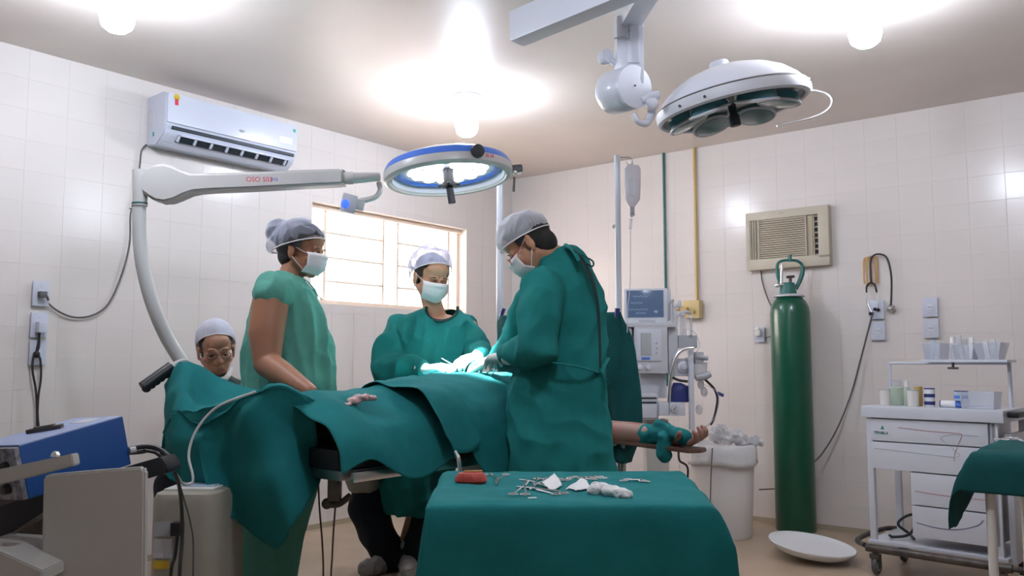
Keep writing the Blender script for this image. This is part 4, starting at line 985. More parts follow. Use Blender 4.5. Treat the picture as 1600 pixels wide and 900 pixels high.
jd = V((.52, -.84, -.08)).normalized()
build('joint_drum', MB().lathe([(0, -.105), (.085, -.105), (.092, -.095), (.092, .02), (.086, .028), (.086, .032), (.091, .038), (.089, .056), (0, .060)], P(979, 139, 3.44), jd, 36), M['white'], t)
build('joint_screw', MB().cyl(P(988, 135, 3.40)+jd*.0, P(988, 135, 3.40)+jd*.02, .004, n=8), M['black'], t)
build('brake_knob', MB().lathe([(0, -.03), (.026, -.03), (.03, -.02), (.03, .01), (0, .014)], P(948, 88, 3.44), (.5, -.8, .1), 16).cyl(P(953, 92, 3.44), P(966, 104, 3.45), .012), M['white'], t)
hc = P(1143, 163, 3.5); tl = math.radians(10.5)
xa = V((math.cos(tl), 0, math.sin(tl))); up0 = V((-math.sin(tl), 0, math.cos(tl))); pt = math.radians(-2)
za = (up0*math.cos(pt)+V((0, 1, 0))*math.sin(pt)).normalized(); ya = za.cross(xa); Mh = frame(hc, xa, ya, za) @ Matrix.Scale(.955, 4); RR = .335
build('dome', mh().lathe([(0, .168), (.06, .166), (.13, .154), (.20, .130), (.26, .096), (.305, .055), (.325, .028), (.322, .018), (0, .018)], (0, 0, 0), n=64), M['white'], t)
build('rim_seam', mh().ring((0, 0, .019), .333, .0035, (0, 0, 1), 64, 6), M['darksteel'], t)
build('dome_knob', mh().lathe([(0, .20), (.038, .20), (.044, .192), (.044, .16), (0, .16)], (-.02, 0, 0), n=20), M['white'], t)
build('rim', mh().lathe([(.315, .020), (RR, .018), (RR+.003, -.004), (RR, -.028), (RR-.012, -.036), (RR-.022, -.030), (RR-.020, .0)], (0, 0, 0), n=64), M['lgrey'], t)
build('underside', mh().lathe([(0, -.006), (RR-.018, -.006), (RR-.018, .004), (0, .004)], (0, 0, 0), n=64), M['reflect'], t)
for i in range(6):
    a = 2*math.pi*(i+.5)/6+.25; c = V((.205*math.cos(a), .205*math.sin(a), -.02)); axl = V((-math.cos(a)*.28, -math.sin(a)*.28, -1)).normalized()
    p_ = build('lens_cup', mh().lathe([(0, -.02), (.076, -.02), (.088, .016), (.088, .024), (0, .024)], c, axl, 28), M['lens'], t); build('lens_rim', mh().ring(c+axl*.024, .088, .0065, axl, 32, 8), M['lgrey'], p_)
    build('lens', mh().lathe([(0, .018), (.084, .018), (.080, .030), (.05, .035), (0, .037)], c, axl, 28), M['lens2'], p_)
build('center_post', mh().cyl((0, 0, 0), (0, 0, -.085), .018).cyl((0, 0, -.05), (0, 0, -.10), .024, n=12), M['dark'], t)
build('rim_screw', mh().cyl((-.19, -.276, -.01), (-.193, -.282, -.01), .006, n=8).cyl((-.275, -.19, -.01), (-.282, -.195, -.01), .006, n=8), M['black'], t)
build('pivot_bracket', mh().box((RR+.0, .0, .012), (.05, .07, .045), .008).tube([(RR+.01, 0, .03), (RR+.03, 0, .055)], .008), M['lgrey'], t)
build('loop_handle', MB().tube([P(1258, 141, 3.44), P(1276, 142, 3.42), P(1292, 148, 3.38), P(1299, 160, 3.35), P(1292, 173, 3.33), P(1272, 183, 3.30), P(1240, 191, 3.27), P(1214, 197, 3.25)], .0045, 8), M['chrome'], t)
build('yoke', MB().tube([P(1000, 158, 3.42), P(1012, 152, 3.44), P(1030, 148, 3.44)], [.018, .022, .02], 10).tube([P(990, 178, 3.40), P(997, 190, 3.40), P(1010, 193, 3.42), P(1017, 180, 3.44), P(1018, 168, 3.46)], [.012, .013, .015, .018, .018], 10).ell(P(1019, 163, 3.4), .028), M['white'], t)
# ------------------------------------------------------------------ IV poles, bag, anaesthesia screen
def hookp(mb, o, d, s=1):
    d = V(d).normalized(); mb.tube([o, o+d*.06*s, o+d*.075*s+V((0, 0, -.02*s)), o+d*.06*s+V((0, 0, -.038*s)), o+d*.042*s+V((0, 0, -.02*s))], .0032, 6); return mb
pA = V((P(781, 500, 4.85).x, 4.85, 0)); pB = V((P(966, 400, 4.0).x, 4.0, 0))
zA, zB = P(784, 250, 4.85).z, P(966, 243, 4.0).z
for nm, p, z, r, lab in (('infusion_pole', pA, zA, .0205, 'white infusion pole behind the table between the middle woman and the surgeon'), ('infusion_pole', pB, zB, .0145, 'white infusion pole to the right of the surgeon carrying the fluid bag')):
    t = thing(nm, p, lab, 'infusion pole'); up = V((p.x, p.y, .62)); q = V((p.x, p.y, z))
    build('pole', MB().cyl(V((p.x, p.y, .03)), q, r, n=14), M['white'], t)
    for o_, d_, s_ in (((q-V((0, 0, .02)), (1, 0, 0), 1.0), (q-V((0, 0, .02)), (-1, 0, 0), 1.0)) if p is pA else ((q-V((0, 0, .01)), (1, 0, 0), 1.0), (V((p.x, p.y, P(966, 352, 4).z)), (-1, -.1, 0), .35))): build('hook', hookp(MB(), o_, d_, s_), M['steel'], t)
    for i in range(3):
        a = 2*math.pi*i/3+.4; d = V((math.cos(a), math.sin(a), 0)); build('foot', MB().tube([p+V((0, 0, .09)), p+d*.17+V((0, 0, .02))], .011, 8, smooth=False).ell(p+d*.17+V((0, 0, .02)), .019), M['white'], t)
t = thing('infusion_bag', P(988, 320, 4.0), 'clear fluid bag hanging from the pole right of the surgeon', 'infusion bag')
mb = MB(); fw = lambda x0, x1, y, Y, d: [P(x0, y, Y), P((x0+x1)/2, y, Y-d), P(x1, y, Y), P((x0+x1)/2, y, Y+d)]
def obl(x0, x1, y, Y, d, n=16):
    a, b_ = P(x0, y, Y), P(x1, y, Y); c = (a+b_)/2; return ellring(c, (b_-a).length/2, d, 0, n)
mb.rings([obl(980, 998, 258, 4, .004), obl(976, 1001, 264, 4, .012), obl(976, 1001, 290, 4, .024), obl(977, 1000, 312, 4, .026), obl(982, 994, 320, 4, .012), obl(985, 991, 324, 4, .008)])
build('bag', mb, M['fluid'], t)
build('label', MB().box(P(987, 292, 3.972), (.032, .001, .085)), M['lgrey'], t, smooth=False)
build('hanger', MB().tube([P(989, 258, 4), P(988, 252, 4)], .003), M['clear'], t)
build('drip_port', MB().tube([P(988, 323, 4), P(988, 334, 4)], .011, 10, smooth=False).tube([P(985, 338, 4), P(991, 334, 4)], .008), M['grey'], t)
build('drip_chamber', MB().tube([P(986, 342, 4), P(985, 358, 4)], [.008, .007], 10, smooth=False), M['clear'], t)
build('drip_line', MB().tube([P(985, 358, 4), P(985, 410, 4), P(984, 450, 4.02), P(981, 480, 4.0), P(980, 520, 3.95)], .0022, 6), M['clearbag'], t)
a0, a1 = pA+V((0, -.02, 0)), pB+V((0, -.02, 0)); zt0 = P(785, 494, 4.85).z; zt1 = P(966, 489, 4.0).z
def SCp(f, z, out=0): p = a0.lerp(a1, f); return V((p.x, p.y-.035-out, z))
rows = []
for k, (dz, fl_) in enumerate(((0, 0), (-.12, .01), (-.27, .03), (-.42, .05), (-.56, .06), (-.70, .05))):
    row = [SCp(f, zt0+(zt1-zt0)*f+dz, .03*math.sin(f*9+k)) for f in (-.035, .0, .15, .35, .5, .65, .8, .92, 1.0)]
    xr = (988-14, 990, 997, 1002, 1003, 986)[k]
    e = P(xr, 0, 3.98); row.append(V((P(xr, 560, 3.97).x, 3.97, zt1+dz))); rows.append(row)
drape('screen_drape', rows, M['teald'], 'dark green screen cloth hung between the two infusion poles', 5, .012, 77, 5)
for (x0, y0, x1, y1, Y, lab) in ((781, 500, 787, 482, 4.80, 'blue clip on the top left corner of the screen cloth'), (963, 496, 965, 482, 3.93, 'dark clip holding the screen cloth to the right infusion pole')):
    tag(build('cloth_clip', MB().tube([P(x0, y0, Y), P(x1, y1, Y)], [.009, .013], 8, smooth=False), M['navy']), lab, 'clip')
# ------------------------------------------------------------------ anaesthesia machine
def pbox(mb, x0, x1, y0, y1, Y, D, bev=.004):
    a, b_ = P(x0, y0, Y), P(x1, y1, Y); c = (a+b_)/2; mb.box((c.x, Y+D/2, c.z), (abs(b_.x-a.x), D, abs(a.z-b_.z)), bev); return mb
t = thing('anesthesia_machine', V((P(1030, 700, 5.1).x, 5.2, 0)), 'white anaesthesia machine with knobs, post and hoses in front of the back wall', 'anaesthesia machine')
Ym = 5.0
pb = lambda name, x0, x1, y0, y1, Y, D, m, par=None, bev=.004, label=None: build(name, pbox(MB(), x0, x1, y0, y1, Y, D, bev), m, par or t, label=label)
pb('top_shelf', 972, 1057, 504, 511, Ym, .34, M['lgrey'])
mn = pb('ventilator_unit', 991, 1044, 511, 583, Ym, .30, M['lgrey'])
pb('front_plate', 994, 1034, 515, 564, Ym-.008, .01, M['white'], mn); pb('display', 1001, 1018, 520, 555, Ym-.012, .01, M['grey'], mn)
pb('blue_key', 1002, 1016, 558, 562, Ym-.012, .01, M['bluep'], mn)
for x in (1000, 1013): build('knob', MB().lathe([(0, 0), (.016, 0), (.014, .018), (0, .02)], P(x, 574, Ym), (0, -1, 0), 16), M['white'], mn)
for y in (536, 544, 551): build('key', MB().lathe([(0, 0), (.006, 0), (.006, .006), (0, .006)], P(1026, y, Ym-.008), (0, -1, 0), 10), M['grey'], mn)
pb('side_unit', 974, 988, 512, 576, Ym+.02, .2, M['lgrey']); pb('rear_cabinet', 1044, 1060, 508, 580, Ym+.06, .25, M['lgrey'])
pb('lower_body', 1000, 1042, 584, 622, Ym+.08, .25, M['lgrey'])
dw = pb('drawer_unit', 982, 1029, 616, 656, Ym-.03, .34, M['lgrey'])
for y in (622, 629): pb('drawer_gap', 984, 1026, y-1.2, y+1.2, Ym-.034, .01, M['dark'], dw, 0)
pb('drawer_front', 984, 1026, 632, 653, Ym-.038, .012, M['white'], dw)
build('tube_arch', MB().tube([P(1045, 648, Ym-.05), P(1046, 610, Ym-.05), P(1050, 580, Ym-.05), P(1057, 556, Ym-.05), P(1068, 546, Ym-.05), P(1084, 544, Ym-.05)], .011, 10), M['chrome'], t)
pb('post', 1076, 1086, 543, 672, Ym-.02, .04, M['white'])
pb('gas_block', 1060, 1090, 524, 544, Ym+.05, .12, M['grey']); pb('vaporizer', 1052, 1078, 560, 588, Ym+.03, .14, M['lgrey'])
build('vaporizer_dial', MB().lathe([(0, 0), (.036, 0), (.034, .012), (.02, .016), (.018, .03), (0, .032)], P(1067, 573, Ym+.03), (0, -1, 0), 24), M['white'], t)
pb('canister_block', 1086, 1100, 550, 568, Ym, .12, M['grey']); build('canister', MB().cyl(P(1093, 566, Ym+.05), P(1093, 592, Ym+.05), .045), M['clearbag'], t)
build('valve', MB().tube([P(1087, 590, Ym), P(1100, 588, Ym), P(1110, 584, Ym)], [.02, .024, .018], 10), M['grey'], t); build('outlet', MB().tube([P(1088, 557, Ym), P(1106, 560, Ym)], .014), M['grey'], t)
pb('gauge_box', 1030, 1071, 629, 650, Ym-.06, .12, M['white']); build('gauge', MB().lathe([(0, 0), (.026, 0), (.026, .01), (0, .012)], P(1055, 638, Ym-.06), (0, -1, 0), 20), M['lgrey'], t)
build('gauge_needle', MB().cyl(P(1052, 641, Ym-.075), P(1057, 636, Ym-.075), .002, n=6), M['navy'], t)
for x, h in ((1058, 30), (1064, 34), (1071, 28)): build('flow_tube', MB().cyl(P(x, 524, Ym+.08), P(x, 524-h, Ym+.08), .007, n=8), M['clear'], t)
build('hose_fitting', MB().tube([P(1056, 495, Ym+.05), P(1063, 489, Ym+.05), P(1071, 487, Ym+.05), P(1078, 489, Ym+.08)], .011, 8).ell(P(1062, 476, Ym+.05), (.012, .012, .03)), M['lgrey'], t)
for i, (x, y0, y1, m_) in enumerate(((1050, 470, 506, 'grey'), (1055, 478, 512, 'lgrey'), (1068, 492, 524, 'clearbag'), (1080, 496, 524, 'lgrey'))): build('upright_fitting', MB().cyl(P(x, y1, Ym+.04), P(x, y0, Ym+.04), .008, n=8).ell(P(x, y0, Ym+.04), .013), M[m_], t)
for x, y in ((1095, 600), (1100, 612), (1092, 640)): build('bellows_part', MB().ell(P(x, y, Ym+.05), (.02, .02, .03)), M['clearbag'], t)
pb('column', 1010, 1046, 656, 760, Ym+.05, .14, M['beige']); pb('base', 985, 1075, 775, 800, Ym-.1, .45, M['beige'], bev=.02)
for x, y in ((990, 0), (1070, 0), (990, 1), (1070, 1)):
    w = P(x, 700, Ym-.05+.36*y); build('caster', MB().cyl(V((w.x-.012, w.y, .035)), V((w.x+.012, w.y, .035)), .035), M['black'], t)
o_ = P(1030, 790, Ym+.1); build('base_stem', MB().cyl(V((o_.x, Ym+.12, .05)), V((o_.x, Ym+.12, .30)), .06), M['beige'], t)
build('breathing_hose', MB().tube([P(1048, 588, Ym-.04), P(1060, 594, Ym-.06), P(1074, 596, Ym-.05)], .008, 8).tube([P(1098, 590, Ym), P(1106, 597, Ym), P(1116, 608, Ym), P(1121, 622, Ym), P(1119, 640, Ym), P(1115, 655, Ym), P(1110, 664, Ym)], .0075, 8), M['cable'], t)
build('sample_line', MB().tube([P(1064, 512, Ym-.03), P(1086, 520, Ym-.05), P(1092, 545, Ym-.05), P(1070, 560, Ym-.07)], .0025, 6).tube([P(1098, 600, Ym), P(1122, 615, Ym-.05), P(1118, 650, Ym-.05), P(1100, 670, Ym)], .0025, 6).tube([P(985, 586, Ym), P(988, 605, Ym-.03), P(996, 612, Ym), P(1000, 590, Ym)], .003, 6), M['clearbag'], t)
build('hose_connector', MB().tube([P(1121, 614, Ym), P(1130, 618, Ym-.02)], .010, 8, smooth=False), M['navy'], t)
build('hose', MB().tube([P(1060, 706, 4.7), P(1062, 720, 4.7), P(1074, 730, 4.72), P(1074, 760, 4.75), V((P(1074, 760, 4.75).x, 4.8, .02))], .006), M['cable'], t)
t2 = thing('patient_monitor', P(1010, 503, Ym), 'patient monitor with a dark blue screen on top of the anaesthesia machine', 'monitor')
t_sv = t; t = t2
mf = frame(P(1009, 476, Ym+.10), V((.985, -.17, 0)), V((0, 0, 1)), V((-.17, -.985, 0)))
build('housing', MB(mf).box((0, -.008, -.02), (.262, .215, .06), .012).box((.125, 0, -.05), (.05, .19, .10), .01), M['lgrey'], t)
sc_ = build('screen', MB(mf).box((-.004, .004, .0108), (.222, .165, .003), .001), M['screen'], t)
mb = MB(mf)
for k, (y, x0, x1) in enumerate(((.05, -.08, .02), (.01, -.09, -.02), (-.03, -.1, .01), (-.052, -.06, .0))):
    mb.tube([(x0+(x1-x0)*i/12, y+.006*math.sin(i*2.3+k), .0128) for i in range(13)], .0009, 5, smooth=False)
build('trace_lines', mb, M['screenline'], sc_); text('readout', '98', .022, mf @ Matrix.Translation((.06, -.045, .0126)), M['screenline'], sc_)
build('foot', MB().box(P(1010, 504, Ym+.12)+V((0, 0, .005)), (.10, .08, .02), .003), M['grey'], t)
tag(build('blue_bag', MB().rings([obl(1047, 1076, 628, Ym+.06, .05), obl(1047, 1077, 612, Ym+.06, .06), obl(1050, 1075, 603, Ym+.06, .05), obl(1052, 1064, 598, Ym+.06, .02)]), M['navy']), 'navy blue pouch standing on the lower shelf of the anaesthesia machine', 'pouch')
# ------------------------------------------------------------------ bin
bc = Pz(1141, 846, 0); bc += V((.01, .19, 0)); sc_b = 1
rim = P(1141, 698, bc.y-.18).z
t = thing('waste_bin', bc, 'white plastic waste bin with a liner and crumpled plastic bags at its top', 'bin')
build('tub', MB().lathe([(0, 0), (.165, 0), (.172, .01), (.185, rim*.5), (.196, rim-.05), (.20, rim-.045), (.20, rim-.01), (.19, rim), (.185, rim-.04), (.0, rim-.05)], bc, n=40), M['bin'], t)
g = []
for z, r, k in ((rim+.006, .198, 0), (rim-.01, .208, .3), (rim-.05, .212, 1), (rim-.09, .212, 1.6), (rim-.12, .214, 2)):
    g.append([bc+V(((r+.004*math.sin(a*9+k)+.003*math.sin(a*17))*math.cos(a), (r+.004*math.sin(a*9+k))*math.sin(a), z+.010*math.sin(a*3+k)*min(k, 1))) for a in [2*math.pi*i/72 for i in range(73)]])
build('liner', MB().surf(g), M['bag'], t, solid=.002)
for (x, y, rx, rz, m, nm, lab, sd) in ((1140, 682, .085, .045, 'bag', 'crumpled_bag', 'white crumpled bag on top of the full bin', 3), (1168, 690, .075, .035, 'clearbag', 'plastic_bag', 'clear plastic bag on the right of the bin top', 8), (1124, 678, .06, .05, 'clearbag', 'plastic_wrapper', 'shiny clear wrapper sticking up at the left of the bin top', 13), (1185, 692, .03, .016, 'bag', 'crumpled_tissue', 'small white tissue on the right rim of the bin', 17)):
    mb = MB(); c = P(x, y, bc.y-.05); mb.ell(c, (rx, rx*.8, rz)); mb.ell(c+V((rx*.4, 0, rz*.4)), (rx*.5, rx*.4, rz*.6)); mb.ell(c+V((-rx*.5, .02, rz*.1)), (rx*.5, rx*.5, rz*.7))
    th = thing(nm, c, lab, 'rubbish'); remesh('crumpled_film', mb, M[m], th, .006, 0, disp=folds(.026, 17, 17, sd, amp2=.012, s2=34))
build('thin_hose', MB().tube([P(1113, 700, bc.y-.22), P(1111, 740, bc.y-.23), P(1110, 790, bc.y-.24), V((P(1110, 790, bc.y-.24).x, bc.y-.25, .02))], .0035), M['rubber'], t)
# ------------------------------------------------------------------ oxygen cylinder
cc = Pz(1245, 833, 0); cc += V((.04, .13, 0)); rc = .125; dw_ = (cc-K).dot(E1); cc -= V((cc.x, cc.y, 0)).normalized()*max(0, (rc+.03-dw_)/.75); zs_ = P(1237, 462, cc.y).z
t = thing('oxygen_cylinder', cc, 'tall dark green oxygen cylinder with a valve guard standing against the back wall', 'gas cylinder')
build('tank', MB().lathe([(0, 0), (rc-.006, 0), (rc, .012), (rc, zs_-.115), (rc-.006, zs_-.075), (rc-.022, zs_-.04), (rc-.05, zs_-.008), (rc-.078, zs_+.012), (.045, zs_+.03), (0, zs_+.03)], cc, n=40), M['green'], t)
def pc(x, y, dy=0): return P(x, y, cc.y+dy)
build('neck_collar', MB().lathe([(0, 0), (.052, 0), (.050, .055), (.042, .075), (0, .075)], cc+V((-.01, 0, zs_+.01))), M['green2'], t)
build('shoulder_label', MB().lathe([(.080, 0), (.098, -.016)], cc+V((0, 0, zs_+.008)), n=40), M['lgrey'], t, solid=.002, label='worn pale label on the shoulder')
mb = MB(); mb.tube([pc(1221, 446), pc(1216, 432), pc(1214, 418), pc(1217, 410), pc(1225, 407), pc(1236, 406.5), pc(1246, 408), pc(1253, 414), pc(1254, 425), pc(1250, 438), pc(1243, 452)], [.014, .013, .010, .009, .009, .009, .009, .010, .014, .014, .013], 10)
build('valve_guard', mb, M['green2'], t); build('guard_plate', MB().tube([pc(1234, 409), pc(1234, 398)], [.013, .012], 4, smooth=False), M['green2'], t)
build('valve', MB().tube([pc(1234, 456), pc(1234, 446)], .016, 10, smooth=False).tube([pc(1235, 447), pc(1235, 432)], .010, 10, smooth=False).tube([pc(1229, 433), pc(1241, 432)], .009, 10, smooth=False), M['darksteel'], t)
build('regulator', MB().tube([pc(1221, 446, -.02), pc(1222, 414, -.02)], .0095, 10, smooth=False).tube([pc(1214, 446, -.02), pc(1230, 444, -.02)], .010, 10, smooth=False).ell(pc(1214, 446, -.02), .016).ring(pc(1234, 450, -.03), .02, .0035, (0, 1, 0), 20, 6), M['chrome'], t)
# ------------------------------------------------------------------ white basin lid on the floor
lc = P(1266, 850, 4.72); lc.z = .012
fr_ = MZ(lc) @ Matrix.Scale(.95, 4) @ Matrix.Rotation(math.radians(4.5), 4, 'X') @ Matrix.Rotation(math.radians(6.0), 4, 'Y')
mb = MB(fr_); mb.lathe([(0, .028), (.12, .028), (.20, .036), (.236, .052), (.240, .056), (.243, .050), (.232, .034), (.20, .010), (.15, .0), (0, .0)], (0, 0, .022), n=56)
tag(build('basin', mb, M['whitem']), 'shallow round white basin lying on the floor in front of the green cylinder', 'basin')
# ------------------------------------------------------------------ white equipment cart, right
Ac = V((1.84, 4.40, 0)); th_ = math.radians(44); cx_ = V((math.cos(th_), -math.sin(th_), 0)); cy_ = V((math.sin(th_), math.cos(th_), 0))
Fc = frame(Ac, cx_, cy_, ZZ); CW, CD = .63, .40
t = thing('equipment_cart', Ac+cx_*CW/2+cy_*CD/2, 'white wheeled equipment cart with drawers and printed line decoration in the right corner', 'cart')
def cb_(name, x0, x1, y0, y1, z0, z1, m, par=None, bev=.004, label=None):
    mb = MB(Fc); mb.box(((x0+x1)/2, (y0+y1)/2, (z0+z1)/2), (x1-x0, y1-y0, z1-z0), bev); return build(name, mb, M[m], par or t, label=label)
cb_('worktop', -.02, CW+.01, -.015, CD, .792, .852, 'white', bev=.010)
cb_('upper_body', .012, CW-.055, .02, CD-.02, .53, .792, 'white')
d1 = cb_('drawer', .024, CW-.062, -.002, .02, .676, .786, 'white'); d2 = cb_('drawer', .024, CW-.062, -.002, .02, .534, .670, 'white')
cb_('lower_body', .205, CW-.055, .02, CD-.02, .212, .53, 'white')
d3 = cb_('drawer', .21, CW-.062, -.002, .02, .372, .528, 'white'); d4 = cb_('drawer', .21, CW-.062, -.002, .02, .216, .366, 'white')
for x, y in ((.0, .0), (.0, CD-.03), (CW-.05, .0), (CW-.02, CD-.03)): cb_('corner_post', x, x+.030, y, y+.028, .17, .80, 'white', bev=.003)
cb_('side_groove', CW-.052, CW-.03, .0, .02, .22, .79, 'grey', bev=.002)
cb_('side_panel', CW-.005, CW+.022, .05, CD-.05, .14, .74, 'white', bev=.003)
cb_('bottom_shelf', -.01, CW, -.01, CD, .155, .172, 'white', bev=.003)
mb = MB(Fc); mb.tube([(-.01, -.03, .135), (CW+.02, -.03, .135)], .020, 10, smooth=False); mb.tube([(-.02, -.03, .145), (-.09, .06, .15), (-.06, .32, .17), (0, CD, .17)], .013, 8); build('bumper_rail', mb, M['darksteel'], t)
mb = MB(Fc); mb.tube([(CW+.02, -.03, .135), (CW+.12, .02, .14), (CW+.12, .3, .15)], .013, 8); build('bumper_rail', mb, M['darksteel'], t)
for x, y in ((.03, -.02), (CW-.03, -.02), (.03, CD-.03), (CW-.03, CD-.03)):
    mb = MB(Fc); mb.cyl((x, y, .13), (x, y, .10), .014).box((x, y, .095), (.05, .035, .025), .005).box((x-.018, y+.01, .065), (.005, .03, .06)).box((x+.018, y+.01, .065), (.005, .03, .06)); k = build('caster_fork', mb, M['darksteel'], t)
    mb = MB(Fc); mb.lathe([(.016, -.011), (.042, -.011), (.046, -.005), (.046, .005), (.042, .011), (.016, .011)], (x, y+.012, .047), (1, 0, 0), 24); build('wheel', mb, M['rubber'], k)
    mb = MB(Fc); mb.lathe([(0, -.012), (.028, -.012), (.028, .012), (0, .012)], (x, y+.012, .047), (1, 0, 0), 20); build('wheel_hub', mb, M['grey'], k)
def pline(par, pts, m, r=.0016):
    mb = MB(Fc); mb.tube([(x, -.0025, z) for x, z in pts], r, 6, flat=1); build('printed_line', mb, M[m], par)
pline(d1, [(.16, .748), (.30, .738), (.43, .735), (.455, .728), (.445, .70), (.435, .678)], 'redclay', .0013)
pline(d1, [(.53, .726), (.44, .728), (.385, .722), (.36, .705), (.375, .688), (.39, .678)], 'grey')
pline(d2, [(.04, .636), (.20, .630), (.36, .622), (.42, .620), (.44, .632), (.42, .650), (.40, .668)], 'grey')
pline(d2, [(.435, .668), (.42, .64), (.415, .60)], 'redclay', .0013)
pline(d3, [(.23, .44), (.34, .432), (.55, .43)], 'redclay', .0013)
pline(d4, [(.23, .285), (.33, .272), (.42, .278), (.50, .305), (.53, .335)], 'navy')
text('maker_mark', 'TENBLA', .020, Fc @ Matrix.Translation((.075, -.0035, .716)) @ Matrix.Rotation(math.pi/2, 4, 'X'), M['green2'], d1)
mb = MB(Fc @ Matrix.Translation((.082, -.0022, .735)) @ Matrix.Rotation(math.pi/2, 4, 'X')); mb.prism([(-.009, 0), (.009, 0), (0, .02)], 0, .0008); build('maker_emblem', mb, M['greenp'], d1)
build('pull_handle', MB(Fc).box((CW+.035, .12, .83), (.05, .15, .028), .008).box((CW+.012, .12, .83), (.02, .03, .02), .002), M['black'], t)
for x, y in ((.02, .30), (CW-.03, .30)): build('rack_post', MB(Fc).cyl((x, y, .85), (x, y, 1.075), .0095, n=10), M['white'], t)
build('rack_bar', MB(Fc).cyl((.02, .30, 1.072), (CW-.03, .30, 1.072), .008, n=8), M['white'], t)
build('rack_shelf', MB(Fc).box((.42, .27, 1.082), (.40, .17, .014), .004), M['white'], t)
build('clamp', MB(Fc).cyl((.37, .20, 1.075), (.37, .20, 1.045), .007, n=8).box((.37, .20, 1.047), (.05, .012, .012), .003), M['darksteel'], t)
tag(build('coiled_cable', MB(Fc).tube([(.06, .1, .185), (.10, .05, .19), (.15, .12, .20), (.17, .2, .26), (.19, .18, .30), (.14, .12, .29), (.09, .14, .24), (.12, .2, .19), (.18, .1, .185), (.19, .05, .2)], .007, 8), M['cable']), 'black cable coiled on the bottom shelf of the white cart', 'cable')
# things on the cart top
TZ_ = .852
def jar(name, px, w, h, m, lid, label, cat, y=.12, z=TZ_, neck=None, bands=(), capm=None):
    # find x along the cart so that it projects at px
    lo, hi = -.1, .8
    for _ in range(30):
        mid = (lo+hi)/2; p = Fc @ V((mid, y, z))
        if proj(p)[0] < px: lo = mid
        else: hi = mid
    o = Fc @ V((lo, y, z)); t_ = thing(name, o, label, cat); r = w/2
    prof_ = [(0, .0005), (r*.94, .0005), (r, .004), (r, h*.9)]+([(r, h)] if not neck else [(r*.95, h*.93), (neck, h)])+[(0, h)]
    build('body', MB().lathe(prof_, o, n=24), M[m], t_)
    if lid: rl = neck*1.25 if neck else r*1.02; build('lid', MB().lathe([(0, h+.0005), (rl, h+.0005), (rl, h+lid), (rl*.3 if neck else rl*.9, h+lid*1.05), (0, h+lid*1.05)], o, n=20), M[capm or 'navy'], t_)
    for (z0, z1, mm) in bands: build('label_band', MB().lathe([(r*1.005, z0*h), (r*1.015, z0*h), (r*1.015, z1*h), (r*1.005, z1*h)], o, n=24), M[mm], t_)
    return t_
jar('jar', 1383, .05, .080, 'jar', .004, 'leftmost small cream jar on the white cart', 'jar', .08, capm='grey')
jar('bottle', 1402, .068, .10, 'bottleg', .03, 'pale green bottle with a domed top behind the two cream jars', 'bottle', .17, neck=.018, capm='clearbag')
jar('bottle', 1418, .035, .095, 'bottleg', .035, 'slim bottle with a pointed white nozzle between the two cream jars', 'bottle', .13, neck=.008, capm='cotton')
jar('jar', 1427, .055, .080, 'jar', .004, 'cream jar beside the amber bottle on the white cart', 'jar', .07, capm='grey')
jar('bottle', 1436, .040, .10, 'amber', .0, 'narrow amber bottle behind the right cream jar', 'bottle', .14)
jar('pill_bottle', 1453, .050, .088, 'whitem', .006, 'white and navy printed tub in the middle of the cart top', 'tub', .10, bands=((.12, .32, 'navy'), (.55, .75, 'navy')))
jar('tape_roll', 1502, .062, .045, 'paleblue', .004, 'pale blue tape roll stacked on the lower roll on the cart', 'tape roll', .10, z=TZ_+.035, bands=((.25, .6, 'bluep'),))
o = Fc @ V((.395, .10, TZ_)); 
t = thing('tape_roll', Fc @ V((.39, .10, TZ_)), 'white and blue tape roll lying on its side on the cart top', 'tape roll')
build('roll', MB(Fc).cyl((.335, .10, TZ_+.0175), (.43, .10, TZ_+.0175), .0172), M['cotton'], t); build('end_print', MB(Fc).cyl((.405, .10, TZ_+.0176), (.432, .10, TZ_+.0176), .0176), M['bluep'], t); build('end_print', MB(Fc).cyl((.333, .10, TZ_+.0176), (.338, .10, TZ_+.0176), .0176), M['navy'], t)
def tub(name, x0, x1, y0, y1, z0, h, m, label, cat='container', flare=.008, inner=None):
    o = Fc @ V(((x0+x1)/2, (y0+y1)/2, z0)); t_ = thing(name, o, label, cat); mb = MB(Fc); w = .0025
    def rc_(d, z): return [(x0-d, y0-d, z), (x1+d, y0-d, z), (x1+d, y1+d, z), (x0-d, y1+d, z)]
    mb.rings([rc_(0, z0+.0005), rc_(flare, z0+h), rc_(flare-w, z0+h), rc_(-w, z0+w+.0005)]); build('shell', mb, M[m], t_, smooth=False)
    return t_
tub('plastic_box', .445, .585, .05, .17, TZ_, .082, 'clear', 'clear square plastic box at the right end of the cart top')
SZ = 1.0895
tub('plastic_box', .235, .31, .20, .34, SZ, .085, 'clear', 'bluish clear box at the left end of the small shelf', flare=.006)
jar('spray_bottle', 1490, .034, .085, 'clear', .03, 'slim clear bottle with a white cap on the small shelf', 'bottle', .24, z=SZ, neck=.010, capm='cotton')
tub('plastic_box', .375, .455, .22, .33, SZ, .075, 'clear', 'clear box full of packets in the middle of the small shelf', flare=.014)
tub('plastic_box', .485, .575, .21, .33, SZ, .085, 'clear', 'wide clear box at the right end of the small shelf', flare=.020)
